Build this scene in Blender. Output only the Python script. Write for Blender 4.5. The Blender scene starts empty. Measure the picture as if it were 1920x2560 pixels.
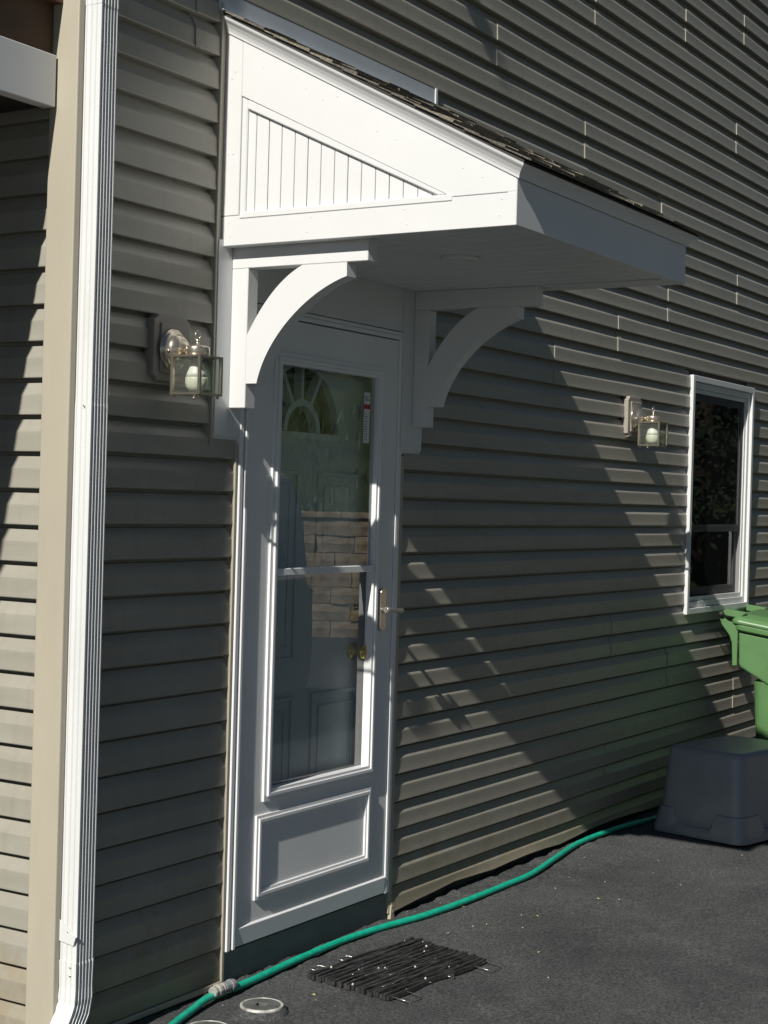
import bpy, bmesh, math, random
from mathutils import Vector, Matrix, noise
random.seed(7)
S = bpy.context.scene
COL = S.collection
R = math.radians

# ------------------------------------------------------------------ camera
cam = bpy.data.cameras.new('camera'); cam_ob = bpy.data.objects.new('camera', cam); COL.objects.link(cam_ob)
cam.sensor_fit = 'VERTICAL'; cam.sensor_height = 24.0; cam.lens = 24.0 * 4020.27 / 2560
cam.clip_start = 0.05; cam.clip_end = 500
rt = (0.5253011903805552, -0.8504421300155817, 0.028404979833332594)
up = (-0.00846298836329883, 0.028158389826455132, 0.999567647991042)
fw = (0.8508742781473267, 0.5253144663693754, -0.007594353845055656)
cp = (-3.26744703, -3.03431582, 1.41028337)
cam_ob.matrix_world = Matrix(((rt[0], up[0], -fw[0], cp[0]), (rt[1], up[1], -fw[1], cp[1]),
                              (rt[2], up[2], -fw[2], cp[2]), (0, 0, 0, 1)))
S.camera = cam_ob

# ------------------------------------------------------------------ sky and sun
SUN = Vector((9.5, 1.0, -7.1)).normalized()          # direction the light travels
W = bpy.data.worlds.new('World'); S.world = W; W.use_nodes = True
nt = W.node_tree; bg = nt.nodes['Background']
sky = nt.nodes.new('ShaderNodeTexSky'); sky.sky_type = 'NISHITA'; sky.sun_disc = False
sky.sun_elevation = math.asin(-SUN.z); sky.sun_rotation = math.atan2(-SUN.x, -SUN.y)
sky.air_density = 0.6; sky.dust_density = 0.1; sky.ozone_density = 1.0
nt.links.new(sky.outputs[0], bg.inputs[0]); bg.inputs[1].default_value = 0.05
sl = bpy.data.lights.new('sun', 'SUN'); sl.energy = 5.0; sl.angle = R(0.53); sl.color = (1.0, 0.955, 0.875)
so = bpy.data.objects.new('sun', sl); COL.objects.link(so)
so.rotation_euler = SUN.to_track_quat('-Z', 'Y').to_euler(); so.location = (-8, -1, 8)
S.view_settings.view_transform = 'Standard'; S.view_settings.look = 'None'
S.view_settings.exposure = 0.1; S.view_settings.gamma = 1.0; S.view_settings.use_curve_mapping = False

# ------------------------------------------------------------------ materials
def mat(name, col, rough=0.5, metal=0.0, var=0.0, vscale=4.0, vstretch=(1, 1, 1), bump=0.0, bscale=60.0,
        bstretch=(1, 1, 1), col2=None, spec=0.5, trans=0.0, coat=0.0):
    m = bpy.data.materials.new(name); m.use_nodes = True
    n = m.node_tree.nodes; l = m.node_tree.links; b = n['Principled BSDF']
    b.inputs['Base Color'].default_value = (*col, 1); b.inputs['Roughness'].default_value = rough
    b.inputs['Metallic'].default_value = metal; b.inputs['Specular IOR Level'].default_value = spec
    b.inputs['Coat Weight'].default_value = coat
    tc = n.new('ShaderNodeTexCoord')
    if var > 0 or col2:
        mp = n.new('ShaderNodeMapping'); mp.inputs['Scale'].default_value = vstretch
        l.new(tc.outputs['Object'], mp.inputs[0])
        nz = n.new('ShaderNodeTexNoise'); nz.inputs['Scale'].default_value = vscale
        nz.inputs['Detail'].default_value = 6; nz.inputs['Roughness'].default_value = 0.62
        l.new(mp.outputs[0], nz.inputs['Vector'])
        cr = n.new('ShaderNodeValToRGB'); cr.color_ramp.elements[0].position = 0.32; cr.color_ramp.elements[1].position = 0.7
        c2 = col2 if col2 else tuple(min(1, c * (1 + var)) for c in col)
        c1 = col if col2 else tuple(c * (1 - var) for c in col)
        cr.color_ramp.elements[0].color = (*c1, 1); cr.color_ramp.elements[1].color = (*c2, 1)
        l.new(nz.outputs[0], cr.inputs[0]); l.new(cr.outputs[0], b.inputs['Base Color'])
        m['ramp'] = 1
    if bump > 0:
        mp = n.new('ShaderNodeMapping'); mp.inputs['Scale'].default_value = bstretch
        l.new(tc.outputs['Object'], mp.inputs[0])
        nz = n.new('ShaderNodeTexNoise'); nz.inputs['Scale'].default_value = bscale; nz.inputs['Detail'].default_value = 4
        l.new(mp.outputs[0], nz.inputs['Vector'])
        bp = n.new('ShaderNodeBump'); bp.inputs['Strength'].default_value = bump; bp.inputs['Distance'].default_value = 0.002
        l.new(nz.outputs[0], bp.inputs['Height']); l.new(bp.outputs[0], b.inputs['Normal'])
    return m

def glass(name, tint=(0.93, 0.96, 0.95), ior=1.5, rough=0.0, dirt=0.0, wave=0.0):
    m = bpy.data.materials.new(name); m.use_nodes = True
    n = m.node_tree.nodes; l = m.node_tree.links; n.remove(n['Principled BSDF'])
    o = n['Material Output']; t = n.new('ShaderNodeBsdfTransparent'); t.inputs[0].default_value = (*tint, 1)
    g = n.new('ShaderNodeBsdfGlossy'); g.inputs['Roughness'].default_value = rough; g.inputs[0].default_value = (1, 1, 1, 1)
    f0 = n.new('ShaderNodeFresnel'); f0.inputs[0].default_value = ior
    ge = n.new('ShaderNodeNewGeometry'); inv = n.new('ShaderNodeMath'); inv.operation = 'MULTIPLY_ADD'; inv.inputs[1].default_value = -1.9; inv.inputs[2].default_value = 1.9
    l.new(ge.outputs['Backfacing'], inv.inputs[0])          # a thin sheet: both surfaces' mirror image taken at the face you look at
    f = n.new('ShaderNodeMath'); f.operation = 'MULTIPLY'; f.use_clamp = True; l.new(f0.outputs[0], f.inputs[0]); l.new(inv.outputs[0], f.inputs[1])
    mx = n.new('ShaderNodeMixShader'); l.new(f.outputs[0], mx.inputs[0]); l.new(t.outputs[0], mx.inputs[1]); l.new(g.outputs[0], mx.inputs[2])
    last = mx
    if wave > 0:
        tcw = n.new('ShaderNodeTexCoord'); nw = n.new('ShaderNodeTexNoise'); nw.inputs['Scale'].default_value = 5.0; nw.inputs['Detail'].default_value = 2
        l.new(tcw.outputs['Object'], nw.inputs['Vector']); bw = n.new('ShaderNodeBump'); bw.inputs['Strength'].default_value = wave; bw.inputs['Distance'].default_value = .01
        l.new(nw.outputs[0], bw.inputs['Height']); l.new(bw.outputs[0], g.inputs['Normal'])
    if dirt > 0:
        d = n.new('ShaderNodeBsdfDiffuse'); d.inputs[0].default_value = (0.55, 0.55, 0.5, 1)
        nz = n.new('ShaderNodeTexNoise'); nz.inputs['Scale'].default_value = 40; nz.inputs['Detail'].default_value = 5
        mm = n.new('ShaderNodeMath'); mm.operation = 'MULTIPLY'; mm.inputs[1].default_value = dirt
        l.new(nz.outputs[0], mm.inputs[0])
        m2 = n.new('ShaderNodeMixShader'); l.new(mm.outputs[0], m2.inputs[0]); l.new(mx.outputs[0], m2.inputs[1]); l.new(d.outputs[0], m2.inputs[2]); last = m2
    l.new(last.outputs[0], o.inputs[0])
    return m

M = {}
M['siding'] = mat('tan_vinyl', (0.325, 0.312, 0.265), 0.40, var=0.10, vscale=1.6, vstretch=(1, 1, 5), bump=0.25, bscale=14,
                  bstretch=(1, 1, 26), spec=0.45)
M['post'] = mat('tan_vinyl_trim', (0.424, 0.390, 0.311), 0.45, var=0.06, vscale=3, vstretch=(2, 2, .4), bump=0.15, bscale=180)
M['white'] = mat('white_pvc', (0.675, 0.685, 0.685), 0.38, var=0.025, vscale=2.5)
M['white_metal'] = mat('white_aluminium', (0.66, 0.675, 0.675), 0.35, var=0.06, vscale=5, vstretch=(1, 1, .3), bump=0.05, bscale=30)
M['door'] = mat('white_door_paint', (0.780, 0.797, 0.791), 0.35, var=0.03, vscale=3)
M['door_trim'] = mat('white_door_trim', (0.80, 0.81, 0.82), 0.3, var=0.02)
M['inner_door'] = mat('inner_door_paint', (0.565, 0.588, 0.593), 0.4, var=0.03)
M['flash'] = mat('flashing_aluminium', (0.62, 0.66, 0.70), 0.3, metal=0.15, var=0.06, vscale=6)
M['shingle'] = mat('shingle_granules', (0.045, 0.041, 0.036), 0.9, vscale=140, col2=(0.19, 0.172, 0.14), bump=0.9, bscale=300)
M['shingle2'] = mat('shingle_granules_pale', (0.09, 0.08, 0.065), 0.9, vscale=150, col2=(0.30, 0.27, 0.21), bump=0.9, bscale=300)
M['drip'] = mat('dark_drip_edge', (0.03, 0.027, 0.025), 0.6)
M['sill'] = mat('grey_painted_concrete', (0.20, 0.207, 0.203), 0.75, var=0.12, vscale=9, bump=0.4, bscale=40)
M['found'] = mat('dark_foundation', (0.07, 0.07, 0.068), 0.9, var=0.3, vscale=12, bump=0.6, bscale=40)
M['block'] = mat('taupe_mount', (0.305, 0.282, 0.243), 0.5, var=0.05)
M['nickel'] = mat('antique_nickel', (0.52, 0.47, 0.385), 0.26, metal=0.85, var=0.12, vscale=40)
M['brass'] = mat('brass', (0.62, 0.46, 0.16), 0.25, metal=1.0)
M['bronze'] = mat('handle_metal', (0.62, 0.59, 0.53), 0.25, metal=0.85)
M['lamp_glass'] = glass('lamp_glass', (0.93, 0.95, 0.92), dirt=0.07)
M['pane'] = glass('door_pane', (0.90, 0.93, 0.93), 1.52, wave=.010, dirt=.012)
M['win_pane'] = glass('window_pane', (0.6, 0.64, 0.63), 1.52)
M['bulb_base'] = mat('bulb_base', (0.85, 0.85, 0.83), 0.35)
M['bulb'] = mat('bulb_globe', (0.74, 0.73, 0.64), 0.25)
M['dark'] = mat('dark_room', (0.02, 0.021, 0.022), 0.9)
M['screen'] = mat('window_inner', (0.16, 0.165, 0.17), 0.5)
M['curtain'] = mat('orange_box', (0.45, 0.26, 0.05), 0.6)
M['wood'] = mat('bare_plywood', (0.06, 0.033, 0.018), 0.75, vscale=2.2, vstretch=(1, 1, 3), col2=(0.12, 0.066, 0.034))
M['redwood'] = mat('header_wood', (0.13, 0.055, 0.035), 0.7, var=0.2)
M['green'] = mat('green_bin_plastic', (0.09, 0.195, 0.072), 0.42, var=0.10, vscale=7, bump=0.12, bscale=160)
M['black'] = mat('black_rubber', (0.022, 0.022, 0.023), 0.6, var=0.3, vscale=60)
M['tote'] = mat('slate_plastic', (0.27, 0.30, 0.325), 0.36, var=0.10, vscale=7, bump=0.06, bscale=200)
M['hose'] = mat('green_hose', (0.0, 0.34, 0.215), 0.42, vscale=45, col2=(0.015, 0.48, 0.325), bump=0.2, bscale=200)
M['fitting'] = mat('worn_fitting', (0.42, 0.40, 0.35), 0.5, vscale=70, col2=(0.20, 0.21, 0.22), bump=0.6, bscale=90)
M['fitting2'] = mat('grey_fitting', (0.16, 0.18, 0.19), 0.45, vscale=90, col2=(0.33, 0.34, 0.34), bump=0.4, bscale=120)
M['rubber'] = mat('mat_rubber', (0.014, 0.014, 0.015), 0.45, vscale=30, col2=(0.06, 0.06, 0.06), bump=0.3, bscale=220)
M['wire'] = mat('galvanised_wire', (0.55, 0.54, 0.52), 0.35, metal=0.9)
M['cap'] = mat('dusty_cap', (0.055, 0.057, 0.055), 0.8, vscale=30, col2=(0.13, 0.135, 0.13), bump=0.4, bscale=90)
M['pvc'] = mat('worn_white_pvc', (0.10, 0.10, 0.095), 0.6, vscale=38, col2=(0.75, 0.74, 0.70))
M['specks'] = mat('grit', (0.55, 0.53, 0.47), 0.8)
M['leafbit'] = mat('dry_leaf', (0.48, 0.42, 0.18), 0.7)
M['paper'] = mat('label_paper', (0.72, 0.73, 0.74), 0.6)
M['red'] = mat('label_red', (0.45, 0.02, 0.03), 0.6)
M['ink'] = mat('label_ink', (0.16, 0.17, 0.2), 0.6)
M['blue'] = mat('label_blue', (0.03, 0.06, 0.22), 0.5)
M['stone'] = mat('tan_block', (0.20, 0.15, 0.095), 0.9, vscale=9, col2=(0.50, 0.41, 0.29), bump=1.0, bscale=14)
M['lawn'] = mat('grass', (0.015, 0.032, 0.009), 0.9, vscale=0.9, col2=(0.075, 0.105, 0.028), bump=1.0, bscale=30)
M['bark'] = mat('bark', (0.07, 0.05, 0.035), 0.9, var=0.3, vscale=20)
M['leaf'] = mat('leaf', (0.03, 0.065, 0.016), 0.6, vscale=3, col2=(0.085, 0.135, 0.035))
M['fir'] = mat('fir_needles', (0.012, 0.028, 0.012), 0.7, vscale=3, col2=(0.03, 0.06, 0.022))

def asphalt():
    m = bpy.data.materials.new('asphalt'); m.use_nodes = True
    n = m.node_tree.nodes; l = m.node_tree.links; b = n['Principled BSDF']; b.inputs['Roughness'].default_value = 0.78
    b.inputs['Specular IOR Level'].default_value = 0.25
    tc = n.new('ShaderNodeTexCoord')
    def nz(sc, det=5, rough=.6):
        k = n.new('ShaderNodeTexNoise'); k.inputs['Scale'].default_value = sc; k.inputs['Detail'].default_value = det
        k.inputs['Roughness'].default_value = rough; l.new(tc.outputs['Object'], k.inputs['Vector']); return k
    def ramp(src, p0, p1, c0, c1):
        r = n.new('ShaderNodeValToRGB'); r.color_ramp.elements[0].position = p0; r.color_ramp.elements[1].position = p1
        r.color_ramp.elements[0].color = (*c0, 1); r.color_ramp.elements[1].color = (*c1, 1); l.new(src, r.inputs[0]); return r
    big = ramp(nz(1.7, 6).outputs[0], .35, .72, (.044, .047, .049), (.082, .086, .087))
    fine = ramp(nz(95, 5, .9).outputs[0], .40, .64, (.48, .48, .48), (2.0, 2.0, 1.98))
    mu = n.new('ShaderNodeMix'); mu.data_type = 'RGBA'; mu.blend_type = 'MULTIPLY'; mu.inputs[0].default_value = 1
    l.new(big.outputs[0], mu.inputs[6]); l.new(fine.outputs[0], mu.inputs[7])
    # dusty pale patches and scuffs
    d1 = ramp(nz(4.5, 8, .75).outputs[0], .50, .78, (0, 0, 0), (.8, .8, .8))
    d2 = ramp(nz(60, 4, .7).outputs[0], .48, .62, (0, 0, 0), (1, 1, 1))
    mm = n.new('ShaderNodeMath'); mm.operation = 'MULTIPLY'; l.new(d1.outputs[0], mm.inputs[0]); l.new(d2.outputs[0], mm.inputs[1])
    mx = n.new('ShaderNodeMix'); mx.data_type = 'RGBA'; l.new(mm.outputs[0], mx.inputs[0]); l.new(mu.outputs[2], mx.inputs[6])
    mx.inputs[7].default_value = (.21, .20, .18, 1); l.new(mx.outputs[2], b.inputs['Base Color'])
    bp = n.new('ShaderNodeBump'); bp.inputs['Strength'].default_value = 0.8; bp.inputs['Distance'].default_value = 0.004
    l.new(nz(110, 5, .8).outputs[0], bp.inputs['Height']); l.new(bp.outputs[0], b.inputs['Normal'])
    return m
M['asphalt'] = asphalt()

def add_streaks(m, lo, hi, amt, col):
    """grime with its own shape: rain streaks / splash-back on the vinyl"""
    n = m.node_tree.nodes; l = m.node_tree.links; b = n['Principled BSDF']
    tc = n.new('ShaderNodeTexCoord'); mp = n.new('ShaderNodeMapping'); mp.inputs['Scale'].default_value = (9, 9, 1.2)
    l.new(tc.outputs['Object'], mp.inputs[0]); nz = n.new('ShaderNodeTexNoise'); nz.inputs['Scale'].default_value = 2.2
    nz.inputs['Detail'].default_value = 7; nz.inputs['Roughness'].default_value = .7; l.new(mp.outputs[0], nz.inputs['Vector'])
    r = n.new('ShaderNodeValToRGB'); r.color_ramp.elements[0].position = lo; r.color_ramp.elements[1].position = hi
    r.color_ramp.elements[0].color = (0, 0, 0, 1); r.color_ramp.elements[1].color = (amt, amt, amt, 1); l.new(nz.outputs[0], r.inputs[0])
    src = b.inputs['Base Color'].links[0].from_socket
    mx = n.new('ShaderNodeMix'); mx.data_type = 'RGBA'; l.new(r.outputs[0], mx.inputs[0]); l.new(src, mx.inputs[6])
    mx.inputs[7].default_value = (*col, 1); l.new(mx.outputs[2], b.inputs['Base Color'])
add_streaks(M['siding'], .50, .80, .5, (.25, .225, .175))
def splash(m):
    n = m.node_tree.nodes; l = m.node_tree.links; b = n['Principled BSDF']
    tc = n.new('ShaderNodeTexCoord'); sx = n.new('ShaderNodeSeparateXYZ'); l.new(tc.outputs['Object'], sx.inputs[0])
    mr = n.new('ShaderNodeMapRange'); mr.inputs[1].default_value = .45; mr.inputs[2].default_value = -.12; mr.inputs[3].default_value = 0; mr.inputs[4].default_value = .55; l.new(sx.outputs[2], mr.inputs[0])
    nz = n.new('ShaderNodeTexNoise'); nz.inputs['Scale'].default_value = 9; nz.inputs['Detail'].default_value = 8; nz.inputs['Roughness'].default_value = .75; l.new(tc.outputs['Object'], nz.inputs['Vector'])
    ad = n.new('ShaderNodeMath'); ad.operation = 'ADD'; l.new(nz.outputs[0], ad.inputs[0]); l.new(mr.outputs[0], ad.inputs[1])
    r = n.new('ShaderNodeValToRGB'); r.color_ramp.elements[0].position = .78; r.color_ramp.elements[1].position = 1.0; r.color_ramp.elements[0].color = (0, 0, 0, 1); r.color_ramp.elements[1].color = (.7, .7, .7, 1); l.new(ad.outputs[0], r.inputs[0])
    src = b.inputs['Base Color'].links[0].from_socket; mx = n.new('ShaderNodeMix'); mx.data_type = 'RGBA'; l.new(r.outputs[0], mx.inputs[0]); l.new(src, mx.inputs[6]); mx.inputs[7].default_value = (.27, .225, .15, 1); l.new(mx.outputs[2], b.inputs['Base Color'])
splash(M['siding'])
add_streaks(M['white_metal'], .55, .85, .35, (.50, .49, .44))
add_streaks(M['white'], .58, .9, .16, (.50, .485, .43))
add_streaks(M['door'], .58, .9, .14, (.45, .445, .41))


# ------------------------------------------------------------------ mesh helpers
class MB:
    def __init__(s): s.v = []; s.f = []; s.sm = []
    def add(s, vs, fs, smooth=False):
        o = len(s.v); s.v += [tuple(p) for p in vs]; s.f += [tuple(i + o for i in f) for f in fs]; s.sm += [smooth] * len(fs); return s
    def box(s, x0, x1, y0, y1, z0, z1):
        return s.add([(x0, y0, z0), (x1, y0, z0), (x1, y1, z0), (x0, y1, z0), (x0, y0, z1), (x1, y0, z1), (x1, y1, z1), (x0, y1, z1)],
                     [(0, 3, 2, 1), (4, 5, 6, 7), (0, 1, 5, 4), (1, 2, 6, 5), (2, 3, 7, 6), (3, 0, 4, 7)])
    def prism(s, poly, ax, a, b):
        """poly: 2D points in the plane normal to axis ax, extruded from a to b"""
        def P(p, t): return {0: (t, p[0], p[1]), 1: (p[0], t, p[1]), 2: (p[0], p[1], t)}[ax]
        n = len(poly); vs = [P(p, a) for p in poly] + [P(p, b) for p in poly]
        return s.add(vs, [tuple(range(n))[::-1], tuple(range(n, 2 * n))] + [(i, (i + 1) % n, n + (i + 1) % n, n + i) for i in range(n)])
    def loft(s, rings, cap=True, closed=True, smooth=False):
        n = len(rings[0]); vs = [p for r in rings for p in r]; fs = []
        m = n if closed else n - 1
        for k in range(len(rings) - 1):
            for i in range(m):
                j = (i + 1) % n; fs.append((k * n + i, k * n + j, (k + 1) * n + j, (k + 1) * n + i))
        s.add(vs, fs, smooth)
        if cap and closed:
            o = len(s.v) - len(vs)
            s.f += [tuple(range(o, o + n))[::-1], tuple(range(o + (len(rings) - 1) * n, o + len(rings) * n))]; s.sm += [False, False]
        return s
    def tube(s, pts, r, seg=8, cap=True, smooth=True):
        pts = [Vector(p) for p in pts]; rings = []; up = Vector((0, 0, 1)); n = None
        for i, p in enumerate(pts):
            t = (pts[min(i + 1, len(pts) - 1)] - pts[max(i - 1, 0)]).normalized()
            if n is None:
                n = t.cross(up if abs(t.z) < .9 else Vector((1, 0, 0))).normalized()
            else:
                n = (n - t * n.dot(t)).normalized()
            b = t.cross(n); rr = r[i] if isinstance(r, (list, tuple)) else r
            rings.append([p + (n * math.cos(2 * math.pi * k / seg) + b * math.sin(2 * math.pi * k / seg)) * rr for k in range(seg)])
        return s.loft(rings, cap, True, smooth)
    def lathe(s, prof, c, ax=(0, 0, 1), seg=24, smooth=True):
        """prof: (radius, height) pairs, revolved round ax through c"""
        a = Vector(ax).normalized(); u = a.cross(Vector((1, 0, 0)) if abs(a.x) < .9 else Vector((0, 1, 0))).normalized(); w = a.cross(u)
        c = Vector(c)
        return s.loft([[c + a * h + (u * math.cos(2 * math.pi * k / seg) + w * math.sin(2 * math.pi * k / seg)) * max(r, 1e-4) for k in range(seg)]
                       for r, h in prof], True, True, smooth)

def obj(name, mb, m, parent=None, bevel=0.0, seg=1, smooth=False, local=False):
    me = bpy.data.meshes.new(name); me.from_pydata(mb.v, [], mb.f)
    bm = bmesh.new(); bm.from_mesh(me)
    for f, sflag in zip(bm.faces, mb.sm): f.smooth = sflag or smooth
    bmesh.ops.recalc_face_normals(bm, faces=bm.faces[:])
    if bevel > 0:
        ed = [e for e in bm.edges if len(e.link_faces) == 2 and e.calc_face_angle(0) > 0.5]
        bmesh.ops.bevel(bm, geom=ed, offset=bevel, segments=seg, affect='EDGES', profile=.6, clamp_overlap=True)
    bm.to_mesh(me); bm.free()
    me.materials.append(m)
    o = bpy.data.objects.new(name, me); COL.objects.link(o)
    if parent:
        o.parent = parent
        if not local and parent.type == 'EMPTY': o.location = -Vector(parent.location)
    return o
def tag(o, label, cat, group=None, kind=None):
    if label: o['label'] = label
    if cat: o['category'] = cat
    if group: o['group'] = group
    if kind: o['kind'] = kind
    return o
def thing(name, label, cat, loc=(0, 0, 0), group=None):
    o = bpy.data.objects.new(name, None); COL.objects.link(o); o.location = loc; o.empty_display_size = .1
    return tag(o, label, cat, group)
def copy_tree(o, parent=None):
    c = o.copy(); COL.objects.link(c); c.parent = parent
    for ch in list(o.children): copy_tree(ch, c)
    return c

# ------------------------------------------------------------------ ground
def zg(x, y):
    return -.112 + .008 * (min(max(x, -1), 6) - 1.77) + .03 * max(min(y, 0), -1.5)
def grid(x0, x1, y0, y1, dx, dy, zf):
    nx = int(round((x1 - x0) / dx)) + 1; ny = int(round((y1 - y0) / dy)) + 1; mb = MB()
    vs = []
    for j in range(ny):
        for i in range(nx):
            x = x0 + (x1 - x0) * i / (nx - 1); y = y0 + (y1 - y0) * j / (ny - 1); vs.append((x, y, zf(x, y)))
    mb.add(vs, [(j * nx + i, j * nx + i + 1, (j + 1) * nx + i + 1, (j + 1) * nx + i) for j in range(ny - 1) for i in range(nx - 1)], True)
    return mb
def zroad(x, y):
    z = zg(x, y) + .0035 * noise.noise((x * 2.2, y * 2.2, 0)) + .0022 * noise.noise((x * 9, y * 9, 3))
    if y > -.14:                                     # ragged edge where the paving was rolled up to the wall
        k = (y + .14) / .14
        z += k * (.010 * noise.noise((x * 11, y * 5, 8)) + .008 * noise.noise((x * 31, y * 20, 1)) - .004)
    return z
near = grid(-1.5, 6.5, -2.0, .05, .02, .02, zroad)
g = obj('asphalt_driveway', near, M['asphalt']); tag(g, None, None, kind='structure')
far = MB()
E0 = zg(-1.5, -2) - .006
far.add([(-60, -60, E0), (60, -60, E0), (60, 60, E0), (-60, 60, E0)], [(0, 1, 2, 3)])
g = obj('ground', far, M['asphalt']); tag(g, None, None, kind='structure')

# ------------------------------------------------------------------ the house: walls and siding
H = 0.1016
house = thing('house', 'tan vinyl sided house with a white storm door, double hung window and corner post', 'house', (0, 0, -.12))
ZT = 5.28
b = MB()
b.box(.035, .757, .032, .12, -.1, ZT - .02); b.box(.757, 1.76, .034, .12, 2.03, ZT - .03); b.box(1.76, 4.63, .032, .12, -.1, ZT - .02)
b.box(4.63, 5.545, .034, .12, -.1, .885); b.box(4.63, 5.545, .034, .12, 2.075, ZT - .03); b.box(5.545, 9, .032, .12, -.1, ZT - .02)
side_wall = obj('side_wall', b, M['found'], house)
b = MB(); b.box(.032, .12, .121, 7, -.1, ZT - .02)
end_wall = obj('end_wall', b, M['found'], house)
b = MB(); b.prism([(-.02, ZT - .019), (9, ZT - .019), (9, ZT + .2), (-.02, ZT + .2)], 1, -.02, 7)
obj('roof', b, M['drip'], house)
b = MB(); b.box(-.0, .757, .018, .1, -.6, -.082); b.box(1.742, 9, .022, .1, -.6, -.06)
obj('foundation', b, M['found'], house)
b = MB(); b.box(.022, .1, .101, 7, -.6, -.09)
obj('foundation', b, M['found'], house)

PROF = [(.025, .0005), (-.0054, 0.0), (-.0068, .0018), (-.0068, .0040), (-.0060, .0100), (-.0055, .0170), (-.0051, .0260), (-.0049, .0360), (-.0048, .0460), (-.0048, .0540), (-.0046, .0558),
        (-.0015, .0625), (.0030, .0710), (.0078, .0805), (.0125, .0900), (.0240, .0925), (.0250, .1025)]     # (inward depth, height): drip lip, face, cove
def course(mb, smap, k, s0, s1, z0=0.0, step=.32, lift=0.0, seed=0, ends=(0, 0), wavy=None):
    n = max(1, int(math.ceil((s1 - s0) / step))); rings = []
    for i in range(n + 1):
        s = s0 + (s1 - s0) * i / n
        wz = .0011 * noise.noise((s * .9, k * 3.7, seed)) + .0004 * noise.noise((s * 3, k * 2.1, seed + 9))
        wd = .0016 * noise.noise((s * 1.1, k * 5.3, seed + 4))
        ring = []
        for d, h in PROF:
            dz = 0; dd = 0
            if wavy and h < .062:
                q = wavy(s); f = 1 - max(h, 0) / .062; dz = q[0] * f; dd = q[1] * f
            e = 0.0
            if ends[0] and i == 0: e = ends[0]
            if ends[1] and i == n: e = ends[1]
            ring.append(smap(s, d + wd - lift - e + dd, z0 + k * H + h + wz * (h / .1) + dz))
        rings.append(ring)
    np_ = len(PROF)
    fs = [(i * np_ + j, (i + 1) * np_ + j, (i + 1) * np_ + j + 1, i * np_ + j + 1) for i in range(n) for j in range(np_ - 1)]
    o = len(mb.v); mb.add([p for r in rings for p in r], fs, True)
    # cut ends get a real edge, a couple of millimetres of vinyl turned in
    for i, sgn in ((0, -1), (n, 1)):
        base = rings[i]; back = [smap(s0 if i == 0 else s1, (.028), z0 + k * H + h) for d, h in PROF]
        mb.add(base + back, [(j, j + 1, np_ + j + 1, np_ + j) for j in range(np_ - 1)])
    return mb
sm_side = lambda s, d, z: (s, d, z)
sm_end = lambda s, d, z: (d, s, z)

bot = [(1.75, -.0978), (2.01, -.0856), (2.236, -.0725), (2.5376, -.0817), (2.652, -.0754), (2.904, -.0731), (3.25, -.088), (3.40, -.0769),
       (3.56, -.0694), (3.82, -.0665), (4.375, -.0866), (5, -.095), (9, -.1)]
def wavy(s):
    for (a, za), (c, zc) in zip(bot, bot[1:]):
        if a <= s <= c:
            t = (s - a) / (c - a); t = t * t * (3 - 2 * t); z = za + (zc - za) * t
            return (z + .1016, -.005 * math.sin(s * 5.1) - .006)
    return (0, 0)

seams = {18: [3.313, 6.9], 15: [3.244, 6.5], 14: [.497, 4.152], 20: [5.259], 17: [5.1845], 13: [5.27], 12: [4.272, 7.3], 11: [3.669, 7.0], 10: [2.999],
         4: [3.698], 3: [4.406], 1: [3.6825], 2: [5.397], 16: [2.395, 6.0], 19: [4.4, 7.9], 21: [2.2, 5.8], 22: [3.9], 23: [2.7, 6.2], 24: [4.8], 25: [3.1, 6.6]}
def spans(k):
    zc = (k + .5) * H
    if zc < 1.575: L, Rr = .744, 1.766
    elif zc < 2.17: L, Rr = .618, 1.878
    elif zc < 2.90: L, Rr = .618, 1.922
    else: L = None
    out = [(.078, 9.0)] if L is None else [(.078, L), (Rr, 9.0)]
    if .87 < zc < 2.10: out = [out[0], (out[1][0], 4.612), (5.567, 9.0)]
    return out
made = 0
for j in range(0, 26):
    ks = [2 * j - 1, 2 * j]; cuts = seams.get(j, [])
    zones = [(-1, 1.2), (1.2, 5.0), (5.0, 9.1)]
    # pieces between seams
    bounds = [.078] + sorted(cuts) + [9.0]
    pieces = {}
    for k in ks:
        for a, c in spans(k):
            for pi in range(len(bounds) - 1):
                lo, hi = max(a, bounds[pi]), min(c, bounds[pi + 1])
                if hi - lo > .01:
                    if j == 10 and k == 20 and bounds[pi] == 2.999 or (j == 10 and k == 19 and len(cuts)): pass
                    gid = (pi, 0 if hi < 1.2 or (lo < 1.2 and hi > 2) else (2 if lo > 5 and a > 5 else 1))
                    pieces.setdefault(gid, []).append((k, lo, hi, pi))
    for gid, lst in sorted(pieces.items()):
        mb = MB()
        for k, lo, hi, pi in lst:
            seam_l = any(abs(lo - c) < 1e-6 for c in cuts); seam_r = any(abs(hi - c) < 1e-6 for c in cuts)
            h2 = hi + (.03 if seam_r else 0)
            course(mb, sm_side, k, lo, h2, lift=.0, seed=pi * 3 + j, ends=(.0014 if seam_l else 0, -.0026 if seam_r else 0),
                   wavy=wavy if (k == -1 and lo > 1.5) else None, step=.16 if k == -1 else .32)
        obj('siding_panel', mb, M['siding'], side_wall).data.set_sharp_from_angle(angle=R(17)); made += 1
for j in range(0, 25):
    mb = MB()
    for k in (2 * j - 1, 2 * j):
        course(mb, sm_end, k, .084, 6.6, z0=-.008, seed=40 + j, step=.6)
    obj('siding_panel', mb, M['siding'], end_wall).data.set_sharp_from_angle(angle=R(17))

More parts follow.
